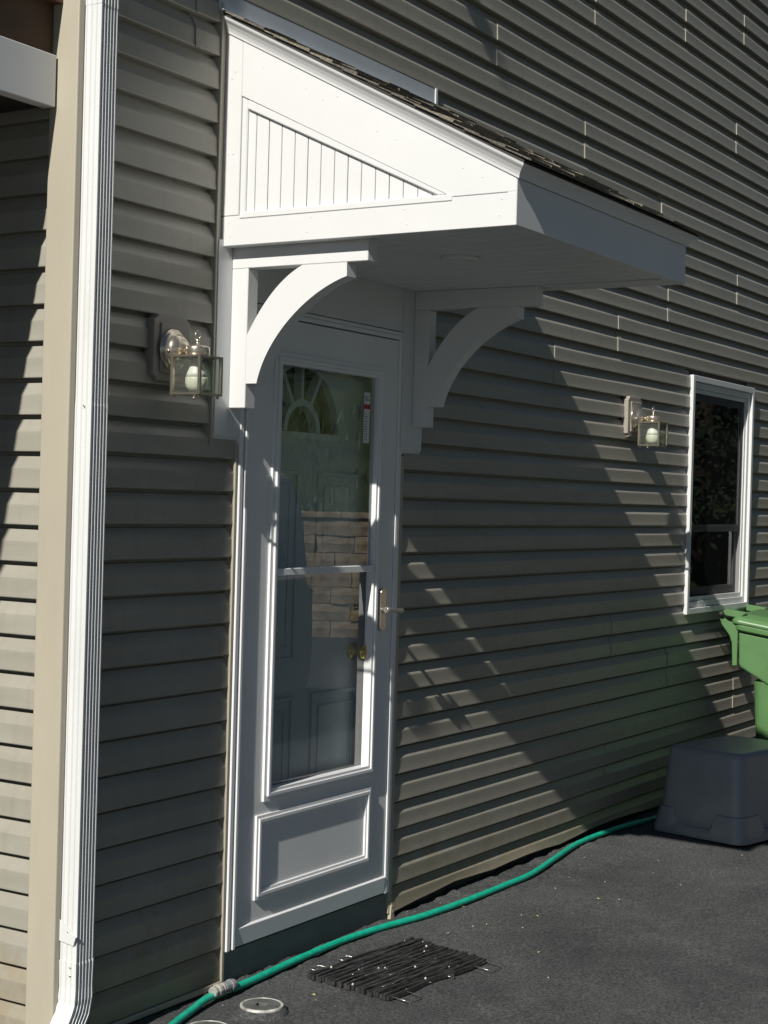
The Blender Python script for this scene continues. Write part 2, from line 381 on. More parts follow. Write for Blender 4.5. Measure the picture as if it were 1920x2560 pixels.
# corner post: an L wrapped round the corner, with rolled outer edges
b = MB()
prof = [(.020, .088), (-.012, .088), (-.0145, .085), (-.0145, -.012), (-.012, -.0145), (.086, -.0145), (.088, -.012), (.088, .020), (.07, .02), (.07, .0), (.0, .0), (.0, .07), (.02, .07)]
b.prism(prof, 2, -.122, ZT - .03)
obj('corner_post', b, M['post'], house, bevel=.0012)
# channels that hold the cut ends of the siding
b = MB(); b.box(.743, .7565, -.011, .03, -.112, 1.5715); obj('j_channel', b, M['post'], house, bevel=.002)
b = MB(); b.box(.615, .6255, -.0115, .03, 1.56, 2.905); obj('j_channel', b, M['post'], house, bevel=.002)
b = MB(); b.box(.6262, .6472, -.004, .03, 2.1915, 2.88); obj('j_channel', b, M['post'], house, bevel=.002)
b = MB(); b.box(1.7445, 1.768, -.006, .03, -.10, 1.571); obj('j_channel', b, M['post'], house, bevel=.002)
b = MB(); b.box(.085, .743, -.0125, .018, -.1215, -.1035); obj('starter_strip', b, M['post'], house, bevel=.002)
# torn end of the starter strip at the door
b = MB(); b.prism([(1.752, -.128), (1.785, -.128), (1.776, -.075), (1.757, -.07)], 1, -.012, .012); obj('starter_strip', b, M['post'], house, bevel=.002)

# step sill under the door
b = MB(); rag = []
for i in range(41):
    x = .757 + (1.7435 - .757) * i / 40
    rag.append((x, -.125 + .004 * noise.noise((x * 14, 2, 2))))
b.prism([(.757, -.022)] + rag + [(1.7435, -.022)], 1, .004, .10)
obj('door_sill', b, M['sill'], house)
b = MB(); b.box(.80, 1.715, -.004, .06, -.0215, -.004); obj('threshold', b, M['drip'], house)

# ------------------------------------------------------------------ window
win = MB()
WX0, WX1, WZ0, WZ1 = 4.612, 5.567, .862, 2.100
def frame(mb, x0, x1, z0, z1, w, ya, yb, wb=None):
    """picture frame of four mitred bars; depth ya (front) to yb (back)"""
    for poly in ([(x0, z0), (x0 + w, z0 + w), (x0 + w, z1 - w), (x0, z1)], [(x1, z0), (x1, z1), (x1 - w, z1 - w), (x1 - w, z0 + w)],
                 [(x0, z0), (x1, z0), (x1 - w, z0 + w), (x0 + w, z0 + w)], [(x0, z1), (x0 + w, z1 - w), (x1 - w, z1 - w), (x1, z1)]):
        mb.prism(poly, 1, ya, yb)
    return mb
frame(win, WX0, WX1, WZ0, WZ1, .030, -.022, .03)
window = obj('window', win, M['white_metal'], house, bevel=.002)
b = frame(MB(), WX0 + .032, WX1 - .032, WZ0 + .032, WZ1 - .032, .030, -.006, .05); obj('frame', b, M['white_metal'], window, bevel=.002)
b = frame(MB(), WX0 + .064, WX1 - .064, WZ0 + .064, WZ1 - .064, .022, .004, .05); obj('screen_frame', b, M['white_metal'], window, bevel=.0015)
b = frame(MB(), WX0 + .088, WX1 - .088, 1.29, WZ1 - .088, .036, .012, .028); obj('sash', b, M['screen'], window, bevel=.002)
b = frame(MB(), WX0 + .088, WX1 - .088, WZ0 + .09, 1.335, .042, .030, .046); obj('sash', b, M['screen'], window, bevel=.002)
b = MB(); b.box(WX0 + .12, WX1 - .12, .018, .021, 1.32, WZ1 - .12); obj('pane', b, M['win_pane'], window)
b = MB(); b.box(WX0 + .128, WX1 - .128, .037, .040, WZ0 + .13, 1.295); obj('pane', b, M['win_pane'], window)
def mesh_screen():
    m = bpy.data.materials.new('insect_screen'); m.use_nodes = True; n = m.node_tree.nodes; l = m.node_tree.links; n.remove(n['Principled BSDF'])
    t = n.new('ShaderNodeBsdfTransparent'); d = n.new('ShaderNodeBsdfDiffuse'); d.inputs[0].default_value = (.03, .03, .03, 1)
    mx = n.new('ShaderNodeMixShader'); mx.inputs[0].default_value = .24; l.new(t.outputs[0], mx.inputs[1]); l.new(d.outputs[0], mx.inputs[2]); l.new(mx.outputs[0], n['Material Output'].inputs[0]); return m
M['mesh'] = mesh_screen()
b = MB(); b.box(WX0 + .084, WX1 - .084, .0085, .0090, WZ0 + .084, WZ1 - .084); obj('insect_screen', b, M['mesh'], window)
b = MB(); b.box(WX0 + .09, WX1 - .09, .030, .034, 1.70, 1.735); obj('shade_bar', b, M['screen'], window)
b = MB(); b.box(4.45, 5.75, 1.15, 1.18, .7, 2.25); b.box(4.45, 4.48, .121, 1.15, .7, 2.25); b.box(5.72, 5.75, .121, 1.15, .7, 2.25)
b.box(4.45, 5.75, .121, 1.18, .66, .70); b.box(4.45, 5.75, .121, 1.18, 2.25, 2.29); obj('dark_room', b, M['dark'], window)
b = MB()
for i in range(7): b.box(5.06, 5.16, .30, .34, 1.36 + i * .022, 1.372 + i * .022)
obj('slatted_box', b, M['curtain'], window)

# ------------------------------------------------------------------ storm door and entry door
YS = -.010
b = MB()                                           # casing, stepped and standing proud on the hinge side
b.box(.7585, .7775, -.0165, .06, -.018, 2.018); b.box(1.7225, 1.7425, -.0095, .06, -.018, 2.018); b.box(.7775, 1.7225, -.0125, .06, 2.004, 2.0185)
storm = obj('storm_door', b, M['door_trim'], house, bevel=.0025)
b = MB(); b.box(.785, .7985, -.020, .05, -.0165, 2.0); obj('hinge_rail', b, M['door_trim'], storm, bevel=.002)
b = MB(); b.box(1.7035, 1.7205, -.0145, .05, -.0175, 2.0); obj('latch_rail', b, M['door_trim'], storm, bevel=.002)
b = MB(); b.box(.7985, 1.7035, -.018, .05, 1.9895, 2.0035); obj('head_rail', b, M['door_trim'], storm, bevel=.002)
X0, X1 = .8035, 1.7005
GX0, GX1, GZ0, GZ1 = .985, 1.562, .462, 1.845
b = MB()
b.box(X0, GX0 - .03, YS, .025, .02, 1.985); b.box(GX1 + .02, X1, YS, .025, .02, 1.985)
b.box(GX0 - .03, GX1 + .02, YS, .025, GZ1 + .02, 1.985); b.box(GX0 - .03, GX1 + .02, YS, .025, .02, GZ0 - .02)
obj('door_leaf', b, M['door'], storm)
b = MB()                                           # hinge knuckles
for z in (.16, .62, 1.35, 1.82): b.box(.7988, .8032, -.0185, 0, z, z + .075)
obj('hinge', b, M['door_trim'], storm, bevel=.001)
fr = MB(); frame(fr, GX0 - .052, GX1 + .036, GZ0 - .034, GZ1 + .034, .016, YS - .008, .0); frame(fr, GX0 - .036, GX1 + .020, GZ0 - .018, GZ1 + .018, .012, YS - .015, .0)
frame(fr, GX0 - .024, GX1 + .008, GZ0 - .007, GZ1 + .006, .012, YS - .010, .012)
obj('glass_frame', fr, M['door_trim'], storm, bevel=.0015)
b = MB(); b.box(GX0 - .012, GX1 + .002, YS - .010, .016, 1.155, 1.178); obj('mid_rail', b, M['door_trim'], storm, bevel=.002)
b = MB(); b.box(GX0 - .012, GX1 + .002, -.006, -.002, 1.176, GZ1 + .002); obj('glass_pane', b, M['pane'], storm)
b = MB(); b.box(GX0 - .012, GX1 + .002, .010, .014, GZ0 - .002, 1.158); obj('glass_pane', b, M['pane'], storm)
kp = MB(); frame(kp, .900, 1.588, .116, .388, .011, YS - .007, .0); frame(kp, .911, 1.577, .127, .377, .012, YS - .012, .0); frame(kp, .923, 1.565, .139, .365, .010, YS - .006, .0)
obj('kick_panel_moulding', kp, M['door_trim'], storm, bevel=.0015)
b = MB(); b.prism([(YS - .004, -.012), (.02, -.012), (.02, .0195), (YS - .001, .05), (YS - .008, .045)], 0, X0 + .002, X1 - .002)
obj('bottom_sweep', b, M['door_trim'], storm, bevel=.001)
# handle
hx = 1.622
b = MB(); b.lathe([(.0, 0), (.012, 0), (.0145, .002), (.0145, .004), (.0, .004)], (hx, YS, 1.02), (0, -1, 0), 16)
pl = []
for i in range(24):
    a = 2 * math.pi * i / 24; pl.append((hx + .019 * math.cos(a), 1.018 + .019 * math.sin(a) + (.058 if math.sin(a) > 0 else -.058)))
b.prism(pl, 1, YS - .015, YS)
handle = obj('door_handle', b, M['bronze'], storm, bevel=.003, seg=2)
b = MB(); b.tube([(hx, YS - .010, 1.018), (hx, YS - .03, 1.018), (hx, YS - .050, 1.018)], .009, 12)
b.tube([(hx - .045, YS - .052, 1.021), (hx - .036, YS - .055, 1.021), (hx, YS - .055, 1.019), (hx + .04, YS - .055, 1.015), (hx + .062, YS - .053, 1.012), (hx + .07, YS - .05, 1.012)],
       [.011, .0125, .0085, .008, .012, .009], 12)
obj('door_lever', b, M['bronze'], storm)
# paper sticker on the glass
b = MB(); b.box(1.4830, 1.5210, -.0075, -.0068, 1.607, 1.785); stick = obj('glass_sticker', b, M['paper'], storm)
b = MB(); b.box(1.4830, 1.5210, -.0083, -.0077, 1.727, 1.743); obj('red_band', b, M['red'], storm)
b = MB()
for i in range(11): b.box(1.4880, 1.4880 + random.uniform(.012, .028), -.0083, -.0077, 1.62 + i * .0088, 1.6225 + i * .0088)
b.box(1.4900, 1.4960, -.0083, -.0077, 1.755, 1.775); b.box(1.5000, 1.5130, -.0083, -.0077, 1.757, 1.761); b.box(1.5000, 1.5110, -.0083, -.0077, 1.766, 1.769)
obj('sticker_print', b, M['ink'], storm)

# entry door behind the storm door, sunburst window in its upper part
YD = .060
cx, cz, r0, r1, r2 = 1.192, 1.632, .098, .232, .262
b = MB(); b.box(.80, 1.705, YD, .11, .0, cz - .012); b.box(.80, cx - r2 - .004, YD, .11, cz - .012, 2.0); b.box(cx + r2 + .004, 1.705, YD, .11, cz - .012, 2.0)
arc = [(cx + r1 * math.cos(math.pi * i / 24), cz + r1 * math.sin(math.pi * i / 24)) for i in range(25)]
for (xa, za), (xb, zb) in zip(arc, arc[1:]): b.prism([(xa, za), (xb, zb), (xb, 2.0), (xa, 2.0)], 1, YD, .11)
b.prism([(arc[0][0], cz - .012), (cx + r2 + .004, cz - .012), (cx + r2 + .004, 2.0), (arc[0][0], 2.0)], 1, YD, .11)
b.prism([(arc[-1][0], cz - .012), (cx - r2 - .004, cz - .012), (cx - r2 - .004, 2.0), (arc[-1][0], 2.0)], 1, YD, .11)
entry = obj('entry_door', b, M['inner_door'], house)
def arcband(mb, ra, rb, ya, yb, n=28, a0=0, a1=math.pi):
    for i in range(n):
        t, u = a0 + (a1 - a0) * i / n, a0 + (a1 - a0) * (i + 1) / n
        mb.prism([(cx + ra * math.cos(t), cz + ra * math.sin(t)), (cx + rb * math.cos(t), cz + rb * math.sin(t)),
                  (cx + rb * math.cos(u), cz + rb * math.sin(u)), (cx + ra * math.cos(u), cz + ra * math.sin(u))], 1, ya, yb)
b = MB(); arcband(b, r0 - .011, r0 + .011, YD - .008, .085); arcband(b, r1 - .012, r2, YD - .009, YD + .002)
for a in (30, 60, 90, 120, 150):
    if a in (30, 150): continue
    d = Vector((math.cos(R(a)), math.sin(R(a)))); n = Vector((-d.y, d.x)) * .008
    p, q = Vector((cx, cz)) + d * (r0 + .008), Vector((cx, cz)) + d * (r1 - .006)
    b.prism([tuple(p + n), tuple(p - n), tuple(q - n), tuple(q + n)], 1, YD - .006, .085)
b.box(cx - r2, cx + r2, YD - .009, YD, cz - .026, cz - .002)
obj('sunburst_bars', b, M['inner_door'], entry)
b = MB(); b.prism([(cx + (r1 + .004) * math.cos(math.pi * i / 24), cz + (r1 + .004) * math.sin(math.pi * i / 24)) for i in range(25)], 1, .088, .092)
obj('sunburst_pane', b, M['win_pane'], entry)
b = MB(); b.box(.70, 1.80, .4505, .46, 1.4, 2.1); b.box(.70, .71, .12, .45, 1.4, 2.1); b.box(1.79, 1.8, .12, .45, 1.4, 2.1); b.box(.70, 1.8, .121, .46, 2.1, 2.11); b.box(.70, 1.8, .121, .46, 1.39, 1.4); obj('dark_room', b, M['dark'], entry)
for xa, xb, za, zb in ((.88, 1.19, .16, .74), (1.30, 1.61, .16, .74), (.88, 1.19, .86, 1.5), (1.30, 1.56, 1.08, 1.5)):
    b = MB(); frame(b, xa, xb, za, zb, .014, YD - .007, YD); frame(b, xa + .045, xb - .045, za + .045, zb - .045, .008, YD - .004, YD)
    obj('raised_panel', b, M['inner_door'], entry, bevel=.0015)
b = MB(); b.lathe([(.0, 0), (.03, 0), (.032, .004), (.026, .008), (.011, .012), (.010, .028), (.020, .034), (.026, .045), (.022, .056), (.0, .06)], (1.555, YD, .868), (0, -1, 0), 20)
obj('door_knob', b, M['brass'], entry)
b = MB(); b.lathe([(.0, 0), (.028, 0), (.030, .004), (.024, .010), (.014, .014), (.014, .024), (.0, .026)], (1.555, YD, 1.005), (0, -1, 0), 20)
obj('deadbolt', b, M['brass'], entry)
b = MB(); b.box(1.706, 1.72, .03, .12, 0, 2.02); b.box(.785, .799, .055, .12, 0, 2.02); obj('door_jamb', b, M['door_trim'], entry, bevel=.002)

# ------------------------------------------------------------------ canopy over the door
canopy = thing('door_canopy', 'white shed roof canopy with curved brackets and beadboard gable over the door', 'canopy', (1.28, 0, 2.17))
SL = .519
XA, XB, YF = .648, 1.908, -1.014
ZB = 2.170
ztop = lambda y: 2.826 + SL * y                    # underside line of the rake crown
def board(name, poly, ax, a, c, m='white', bev=.0015): return obj(name, MB().prism(poly, ax, a, c), M[m], canopy, bevel=bev)
for x, t, detail in ((XA, .04, True), (XB, -.04, False)):
    hole_l, hole_b = -.0665, 2.2615
    hz = lambda y: 2.6255 + .4877 * (y + .0625)
    board('bottom_board', [(-.001, ZB), (YF + .0005, ZB), (YF + .0005, hole_b - .0008), (-.001, hole_b - .0008)], 0, x, x + t)
    board('stile', [(-.001, hole_b + .0008), (hole_l, hole_b + .0008), (hole_l, ztop(hole_l)), (-.001, ztop(0))], 0, x + .0004, x + t)
    tip = -.0625 - (2.6255 - hole_b) / .4877
    board('rake_board', [(hole_l - .0008, hz(hole_l)), (tip, hole_b + .0008), (YF + .0005, hole_b + .0008), (YF + .0005, ztop(YF)), (hole_l - .0008, ztop(hole_l))], 0, x, x + t)
    if detail:
        # triangular beadboard inset: each bead a strip of its own, V grooves between
        w = .0478; y = hole_l - .002; i = 0
        while y > tip + .05:
            y2 = max(y - w, tip + .02); gp = .0013 if i % 3 else .0007
            poly = [(y - gp, hole_b - .01), (y2 + gp, hole_b - .01), (y2 + gp, hz(y2) + .006), (y - gp, hz(y) + .006)]
            board('bead_board', poly, 0, XA + .0135, XA + .03, bev=.0016); y = y2; i += 1
        board('backing', [(hole_l + .01, hole_b - .02), (tip - .02, hole_b - .02), (hole_l + .01, hz(hole_l) + .02)], 0, XA + .0305, XA + .0395)
        board('inset_trim', [(hole_l - .0005, hole_b - .008), (hole_l - .022, hole_b - .008), (hole_l - .022, hz(hole_l - .022) - .001), (hole_l - .0005, hz(hole_l) - .001)], 0, XA + .004, XA + .02, bev=.003)
        board('inset_trim', [(hole_l - .003, hole_b - .012), (tip - .004, hole_b - .012), (tip - .004, hole_b + .008), (hole_l - .0225, hole_b + .008)], 0, XA - .003, XA + .02, bev=.003)
        board('inset_trim', [(hole_l - .0225, hz(hole_l - .0225) - .0008), (hole_l - .0225, hz(hole_l - .0225) - .030), (tip + .045, hole_b + .0085), (tip - .002, hole_b + .0085)], 0, XA + .002, XA + .02, bev=.003)
board('fascia_board', [(XA + .0006, ZB + .0006), (XB - .0006, ZB + .0006), (XB - .0006, 2.299), (XA + .0006, 2.299)], 1, YF, YF + .03)
b = MB()
for y_, z_ in [(-.03, 2.20), (-.03, 2.24), (-.33, 2.195), (-.33, 2.238), (-.66, 2.195), (-.66, 2.238), (-.97, 2.20), (-.97, 2.245), (-.02, 2.45), (-.05, 2.45), (-.02, 2.68), (-.05, 2.70), (-.30, 2.62), (-.36, 2.58), (-.55, 2.47), (-.62, 2.44), (-.85, 2.34), (-.90, 2.31), (-.15, 2.70), (-.42, 2.585)]:
    b.lathe([(0, 0), (.0028, 0), (.0026, .0007), (0, .0009)], (XA + .0003, y_ + random.uniform(-.01, .01), z_), (-1, 0, 0), 8)
obj('nail_heads', b, M['white'], canopy)
# crown moulding: up both rakes and along the eave
CR = [(0, 0), (.004, 0), (.0055, .008), (.010, .018), (.018, .030), (.025, .037), (.028, .041), (.030, .048), (0, .048)]
for x, sg in ((XA, -1), (XB, 1)):
    rings = []
    for y in (-.0005, -.5, YF - .003):
        off = 0.030 if y < -1 else 0
        rings.append([(x + sg * o, y - (o if y < -1 else 0), ztop(y) + h - SL * (o if y < -1 else 0)) for o, h in CR])
    obj('rake_crown', MB().loft(rings), M['white'], canopy)
rings = []
for x, sg in ((XA, -1), (XB, 1)): rings.append([(x + sg * (o - .0008), YF - o, ztop(YF) + h - .5 * o) for o, h in CR])
obj('eave_crown', MB().loft(rings), M['white'], canopy)
# roof deck, drip edge and shingles
RZ = lambda y: 2.8785 + SL * y
b = MB(); b.prism([(-.002, RZ(0) - .004), (-1.046, RZ(-1.046) - .004), (-1.046, RZ(-1.046) + .004), (-.002, RZ(0) + .004)], 0, XA - .026, XB + .026)
obj('roof_deck', b, M['drip'], canopy)
nrm = Vector((0, -SL, 1)).normalized(); dwn = Vector((0, -1, -SL)).normalized()
ncr = 13; top = Vector((0, -.004, RZ(-.004) + .0046)); LEN = 1.046 * math.sqrt(1 + SL * SL) + .022; ex = LEN / ncr
for c in range(ncr):
    s1 = LEN - c * ex; x = XA - .034 + (-.10 if c % 2 else 0) * random.random()
    while x < XB + .034:
        wd = random.uniform(.13, .26); xa = max(x, XA - .034 + random.uniform(-.003, .003)); xb = min(x + wd, XB + .034)
        if xb - xa > .02:
            lo = s1 + random.uniform(-.004, .004); hi = max(lo - ex - .05, .0); th = random.choice((.0045, .0055, .007, .009))
            t0 = .001 + th; base = .0012 + .0004 * random.random()
            pts = []
            for xx in (xa + .0012, xb - .0012):
                wob = random.uniform(-.0015, .0015)
                for sdist, hgt in ((lo + wob, base + .004), (lo + wob, base + .004 + th), (hi, base + .0025), (hi, base)):
                    p = top + dwn * sdist + nrm * hgt; pts.append((xx, p.y, p.z))
            obj('shingle', MB().add(pts, [(0, 1, 2, 3), (4, 7, 6, 5), (0, 4, 5, 1), (1, 5, 6, 2), (2, 6, 7, 3), (3, 7, 4, 0)]),
                M['shingle'] if random.random() < .62 else M['shingle2'], canopy)
        x += wd
# wall flashing above the roof, with its raised end lip
b = MB(); b.box(.606, 1.9145, -.0062, .0, 2.884, 2.944); b.box(.606, 1.908, -.022, -.0062, 2.880, 2.8835)
flash = obj('wall_flashing', b, M['flash'], canopy)
b = MB(); b.box(1.9147, 1.932, -.010, .0, 2.885, 2.948); obj('flashing_end', b, M['white'], canopy, bevel=.002)
# soffit: tongue and groove boards running out from the wall
n = 13; w = (XB - XA - .084) / n
for i in range(n):
    b = MB(); b.box(XA + .042 + i * w + .004, XA + .042 + (i + 1) * w - .004, YF + .032, -.012, ZB + .006, ZB + .02); obj('soffit_board', b, M['white'], canopy, bevel=.004)
b = MB(); b.box(XA + .041, XB - .041, YF + .031, -.001, ZB + .0205, ZB + .028); obj('soffit_backing', b, M['white'], canopy)
b = MB(); b.box(XB - .115, XB - .041, YF + .031, -.54, ZB + .001, ZB + .0055); obj('soffit_trim', b, M['white'], canopy, bevel=.001)
b = MB(); b.lathe([(.0, .012), (.044, .012), (.046, -.004), (.052, -.007), (.060, -.004), (.060, .006), (.0, .0125)], (1.133, -.57, ZB), (0, 0, 1), 32); obj('recessed_light', b, M['white'], canopy)
# boards on the wall either side of the door, and over it; undersides cut back at an angle
for xa, xb in ((.6265, .7735), (1.7285, 1.8755)):
    b = MB(); b.prism([(-.014, 1.596), (.006, 1.571), (.03, 1.571), (.03, ZB + .02), (-.014, ZB + .02)], 0, xa, xb); obj('wall_board', b, M['white'], canopy, bevel=.0015)
b = MB(); b.box(.7745, 1.7275, -.010, .03, 2.0215, ZB + .02); obj('head_board', b, M['white'], canopy, bevel=.0015)
# brackets: post, arm and curved brace
def bez(p0, p1, p2, p3, n):
    r = []
    for i in range(n + 1):
        t = i / n; r.append(tuple((1 - t) ** 3 * a + 3 * (1 - t) ** 2 * t * b + 3 * (1 - t) * t * t * c + t ** 3 * d for a, b, c, d in zip(p0, p1, p2, p3)))
    return r
def bracket(xa):
    xb = xa + .052
    br = obj('bracket', MB().box(xa, xb, -.076, -.0145, 1.679, 2.1065), M['white'], canopy, bevel=.002); br.name = 'bracket'
    b = MB(); b.box(xa, xb, -.508, -.0145, 2.107, ZB + .0055); obj('bracket_arm', b, M['white'], br, bevel=.002)
    up_c = bez((-.0765, 1.903), (-.115, 1.968), (-.175, 2.062), (-.2755, 2.1065), 18)
    lo_c = bez((-.436, 2.066), (-.30, 2.028), (-.150, 1.90), (-.117, 1.754), 26)
    ring_u = up_c + [(-.36, 2.1065), (-.432, 2.1065)]
    poly = up_c + [(-.435, 2.1065)] + lo_c + [(-.0765, 1.754)]
    # build as quad strips so the curve stays clean
    b = MB(); b.prism(poly, 0, xa + .0006, xb - .0006)
    obj('bracket_brace', b, M['white'], br)
bracket(.695); bracket(1.800)

# ------------------------------------------------------------------ wall lanterns
def lantern(label, loc):
    t = thing('wall_lantern', label, 'lamp', loc, 'matching wall lanterns')
    def o_(name, mb, m, par=None, **k): return obj(name, mb, M[m], par or t, local=True, **k)
    def clip(w, h, c): return [(-w + c, -h), (w - c, -h), (w - c, -h + c * .5), (w, -h + c), (w, h - c), (w - c, h - c * .5), (w - c, h), (-w + c, h), (-w + c, h - c * .5), (-w, h - c), (-w, -h + c), (-w + c, -h + c * .5)]
    o_('mounting_block', MB().prism(clip(.083, .096, .016), 1, -.024, .012), 'block', bevel=.004, seg=2)
    o_('mounting_block_face', MB().box(-.058, .058, -.031, -.024, -.072, .072), 'block', bevel=.003)
    o_('back_plate', MB().lathe([(.0, 0), (.062, 0), (.0625, .004), (.058, .008), (.056, .0085), (.054, .013), (.049, .016), (.047, .0165), (.044, .026), (.036, .036), (.024, .043), (.012, .046), (.0, .047)],
                                (-.006, -.031, -.004), (0, -1, 0), 40), 'nickel')
    for sx in (-1, 1): o_('screw', MB().lathe([(.0, 0), (.005, 0), (.006, .003), (.004, .007), (0, .008)], (-.006 + sx * .044, -.050, -.010), (0, -1, 0), 10), 'nickel')
    yc = -.117
    o_('arm', MB().tube([(-.004, -.072, -.006), (-.003, -.082, -.006), (0, -.092, -.008), (0, yc, -.010)], [.010, .008, .008, .008], 12), 'nickel')
    cap = MB().lathe([(.0, -.022), (.0345, -.022), (.036, -.020), (.036, .001), (.0345, .004), (.024, .008), (.010, .010), (.0055, .012), (.0045, .020), (.0065, .024), (.0, .026)], (0, yc, 0), (0, 0, 1), 32)
    o_('cap', cap, 'nickel')
    ring = [(.0125 * math.cos(2 * math.pi * i / 20) * .9, yc, .036 + .0135 * math.sin(2 * math.pi * i / 20)) for i in range(21)]
    o_('hanging_loop', MB().tube(ring, .0016, 8), 'nickel')
    fr = MB(); s = .0495; zt, zb = -.026, -.134
    s2 = .0535
    for (z0, z1, q) in ((zt - .003, zt + .003, s2), (zb - .003, zb + .003, s2)):
        for a, c_, d, e in ((-q, q, -q, -q + .009), (-q, q, q - .009, q), (-q, -q + .009, -q + .009, q - .009), (q - .009, q, -q + .009, q - .009)):
            fr.box(a, c_, yc + d, yc + e, z0, z1)
    for sx in (-1, 1):
        for sy in (-1, 1): fr.box(sx * s - .0042, sx * s + .0042, yc + sy * s - .0042, yc + sy * s + .0042, zb + .003, zt - .003)
    fr.box(-s2 + .009, s2 - .009, yc - s2 + .009, yc + s2 - .009, zt - .0005, zt + .0025)
    for sx in (-1, 1):
        for sy in (-1, 1): fr.lathe([(0, 0), (.0035, 0), (.0045, -.004), (.003, -.008), (0, -.009)], (sx * .044, yc + sy * .044, zb - .003), (0, 0, 1), 8)
    o_('lantern_frame', fr, 'nickel')
    for i, (a, c_, d, e) in enumerate(((-s + .003, s - .003, -s - .0008, -s + .0008), (-s + .003, s - .003, s - .0008, s + .0008), (-s - .0008, -s + .0008, -s + .003, s - .003), (s - .0008, s + .0008, -s + .003, s - .003))):
        o_('lantern_pane', MB().box(a, c_, yc + d, yc + e, zb + .003, zt - .003), 'lamp_glass')
    bl = o_('bulb', MB().lathe([(.0, -.129), (.011, -.1285), (.022, -.1235), (.030, -.113), (.0335, -.100), (.033, -.090), (.032, -.0845), (.0, -.084)], (0, yc, 0), (0, 0, 1), 24), 'bulb')
    o_('bulb_base', MB().lathe([(.0, -.0838), (.032, -.0838), (.0275, -.070), (.0215, -.056), (.0185, -.048), (.018, -.044), (.0125, -.0435), (.012, -.030), (.0, -.030)], (0, yc, 0), (0, 0, 1), 24), 'bulb_base', bl)
    return t
lantern('nickel wall lantern on a taupe block beside the downspout', (.405, 0, 1.8335))
lantern('nickel wall lantern on a taupe block between the door and the window', (3.852, 0, 1.836))

# ------------------------------------------------------------------ downspout, gutter and porch on the corner
ds = thing('downspout', 'white ribbed metal downspout running down the house corner', 'downspout', (.04, -.04, -.1))
def corrug(x0, x1, y0, y1, n1, n2, dep):
    """closed ribbed rectangle, front and back with n1 ribs, sides with n2 shallow ones"""
    pts = []
    def side(p, q, n, d):
        p, q = Vector(p), Vector(q); t = (q - p); L = t.length; t.normalize(); nn = Vector((t.y, -t.x))
        pts.append(p)
        for i in range(n):
            a = (i + .22) / n * .92 + .04; c = (i + .78) / n * .92 + .04; e = .14 / n
            for f, k in ((a - e, 0), (a, 1), (c, 1), (c + e, 0)): pts.append(p + t * L * f - nn * d * k)
    side((x0, y0), (x1, y0), n1, dep); side((x1, y0), (x1, y1), n2, dep * .5); side((x1, y1), (x0, y1), n1, dep); side((x0, y1), (x0, y0), n2, dep * .7)
    return pts
DX0, DX1, DY0, DY1 = .008, .074, -.0745, -.0165
sec = corrug(DX0, DX1, DY0, DY1, 5, 3, .0042)
segs = [(4.9, 2.728, .0008), (2.730, 1.648, -.0004), (1.65, .128, .0006)]
for za, zb_, gr in segs:
    cxm, cym = (DX0 + DX1) / 2, (DY0 + DY1) / 2
    ring = lambda z, g, dx=0: [(cxm + (p.x - cxm) * (1 + g) + dx, cym + (p.y - cym) * (1 + g), z) for p in sec]
    n = 7; rings = [ring(za + (zb_ - za) * i / n, gr * 20, .0025 * noise.noise(((za + (zb_ - za) * i / n) * 1.7, 2, 1))) for i in range(n + 1)]
    obj('pipe_length', MB().loft(rings), M['white_metal'], ds)
# crimped elbow kicking out from the wall
rings = []
path = [(0, .132, 0), (0, .06, 0), (-.001, .03, .04), (-.003, .012, .18), (-.009, -.006, .4), (-.018, -.024, .55), (-.030, -.044, .68), (-.048, -.066, .75), (-.075, -.095, .75)]
for i, (dx, z, ang) in enumerate(path):
    g = .05 if i % 2 == 0 else .0; ca, sa = math.cos(ang), math.sin(ang)
    rr = []
    for p in sec:
        ly = (p.y - cym) * (1.02 + g * .6); lx = (p.x - cxm) * (1.02 + g)
        rr.append((cxm + dx + lx * ca, cym + ly, z - lx * sa))
    rings.append(rr)
elbow = obj('elbow', MB().loft(rings), M['white_metal'], ds)
b = MB(); b.prism([(DY0 - .003, .205), (DY0 + .018, .212), (DY1, .242), (DY1 + .02, .242), (DY1 + .02, .185), (DY1, .185), (DY0 + .010, .178)], 0, DX0 - .0035, DX0 - .0012); obj('strap', b, M['white_metal'], ds, bevel=.0006)
b = MB(); b.prism([(DY0 - .004, .204), (DY0 + .012, .209), (DY0 + .004, .180)], 0, DX0 - .010, DX0 - .004); obj('strap_tab', b, M['white_metal'], ds)
b = MB()
for y_, z_ in ((-.05, 1.642), (-.045, .213), (-.055, .118), (-.055, .095)): b.lathe([(0, 0), (.003, 0), (.003, .0016), (0, .002)], (DX0 - .002, y_, z_), (-1, 0, 0), 10)
obj('screw', b, M['bronze'], ds)
gut = thing('eave_gutter', 'white gutter along the eave above the corner downspout', 'gutter', (-.06, 0, 4.9))
b = MB(); b.prism([(-.085, 4.97), (-.02, 4.97), (-.02, 5.05), (-.11, 5.05), (-.11, 5.0)], 1, -.265, 6.5); obj('trough', b, M['white_metal'], gut)

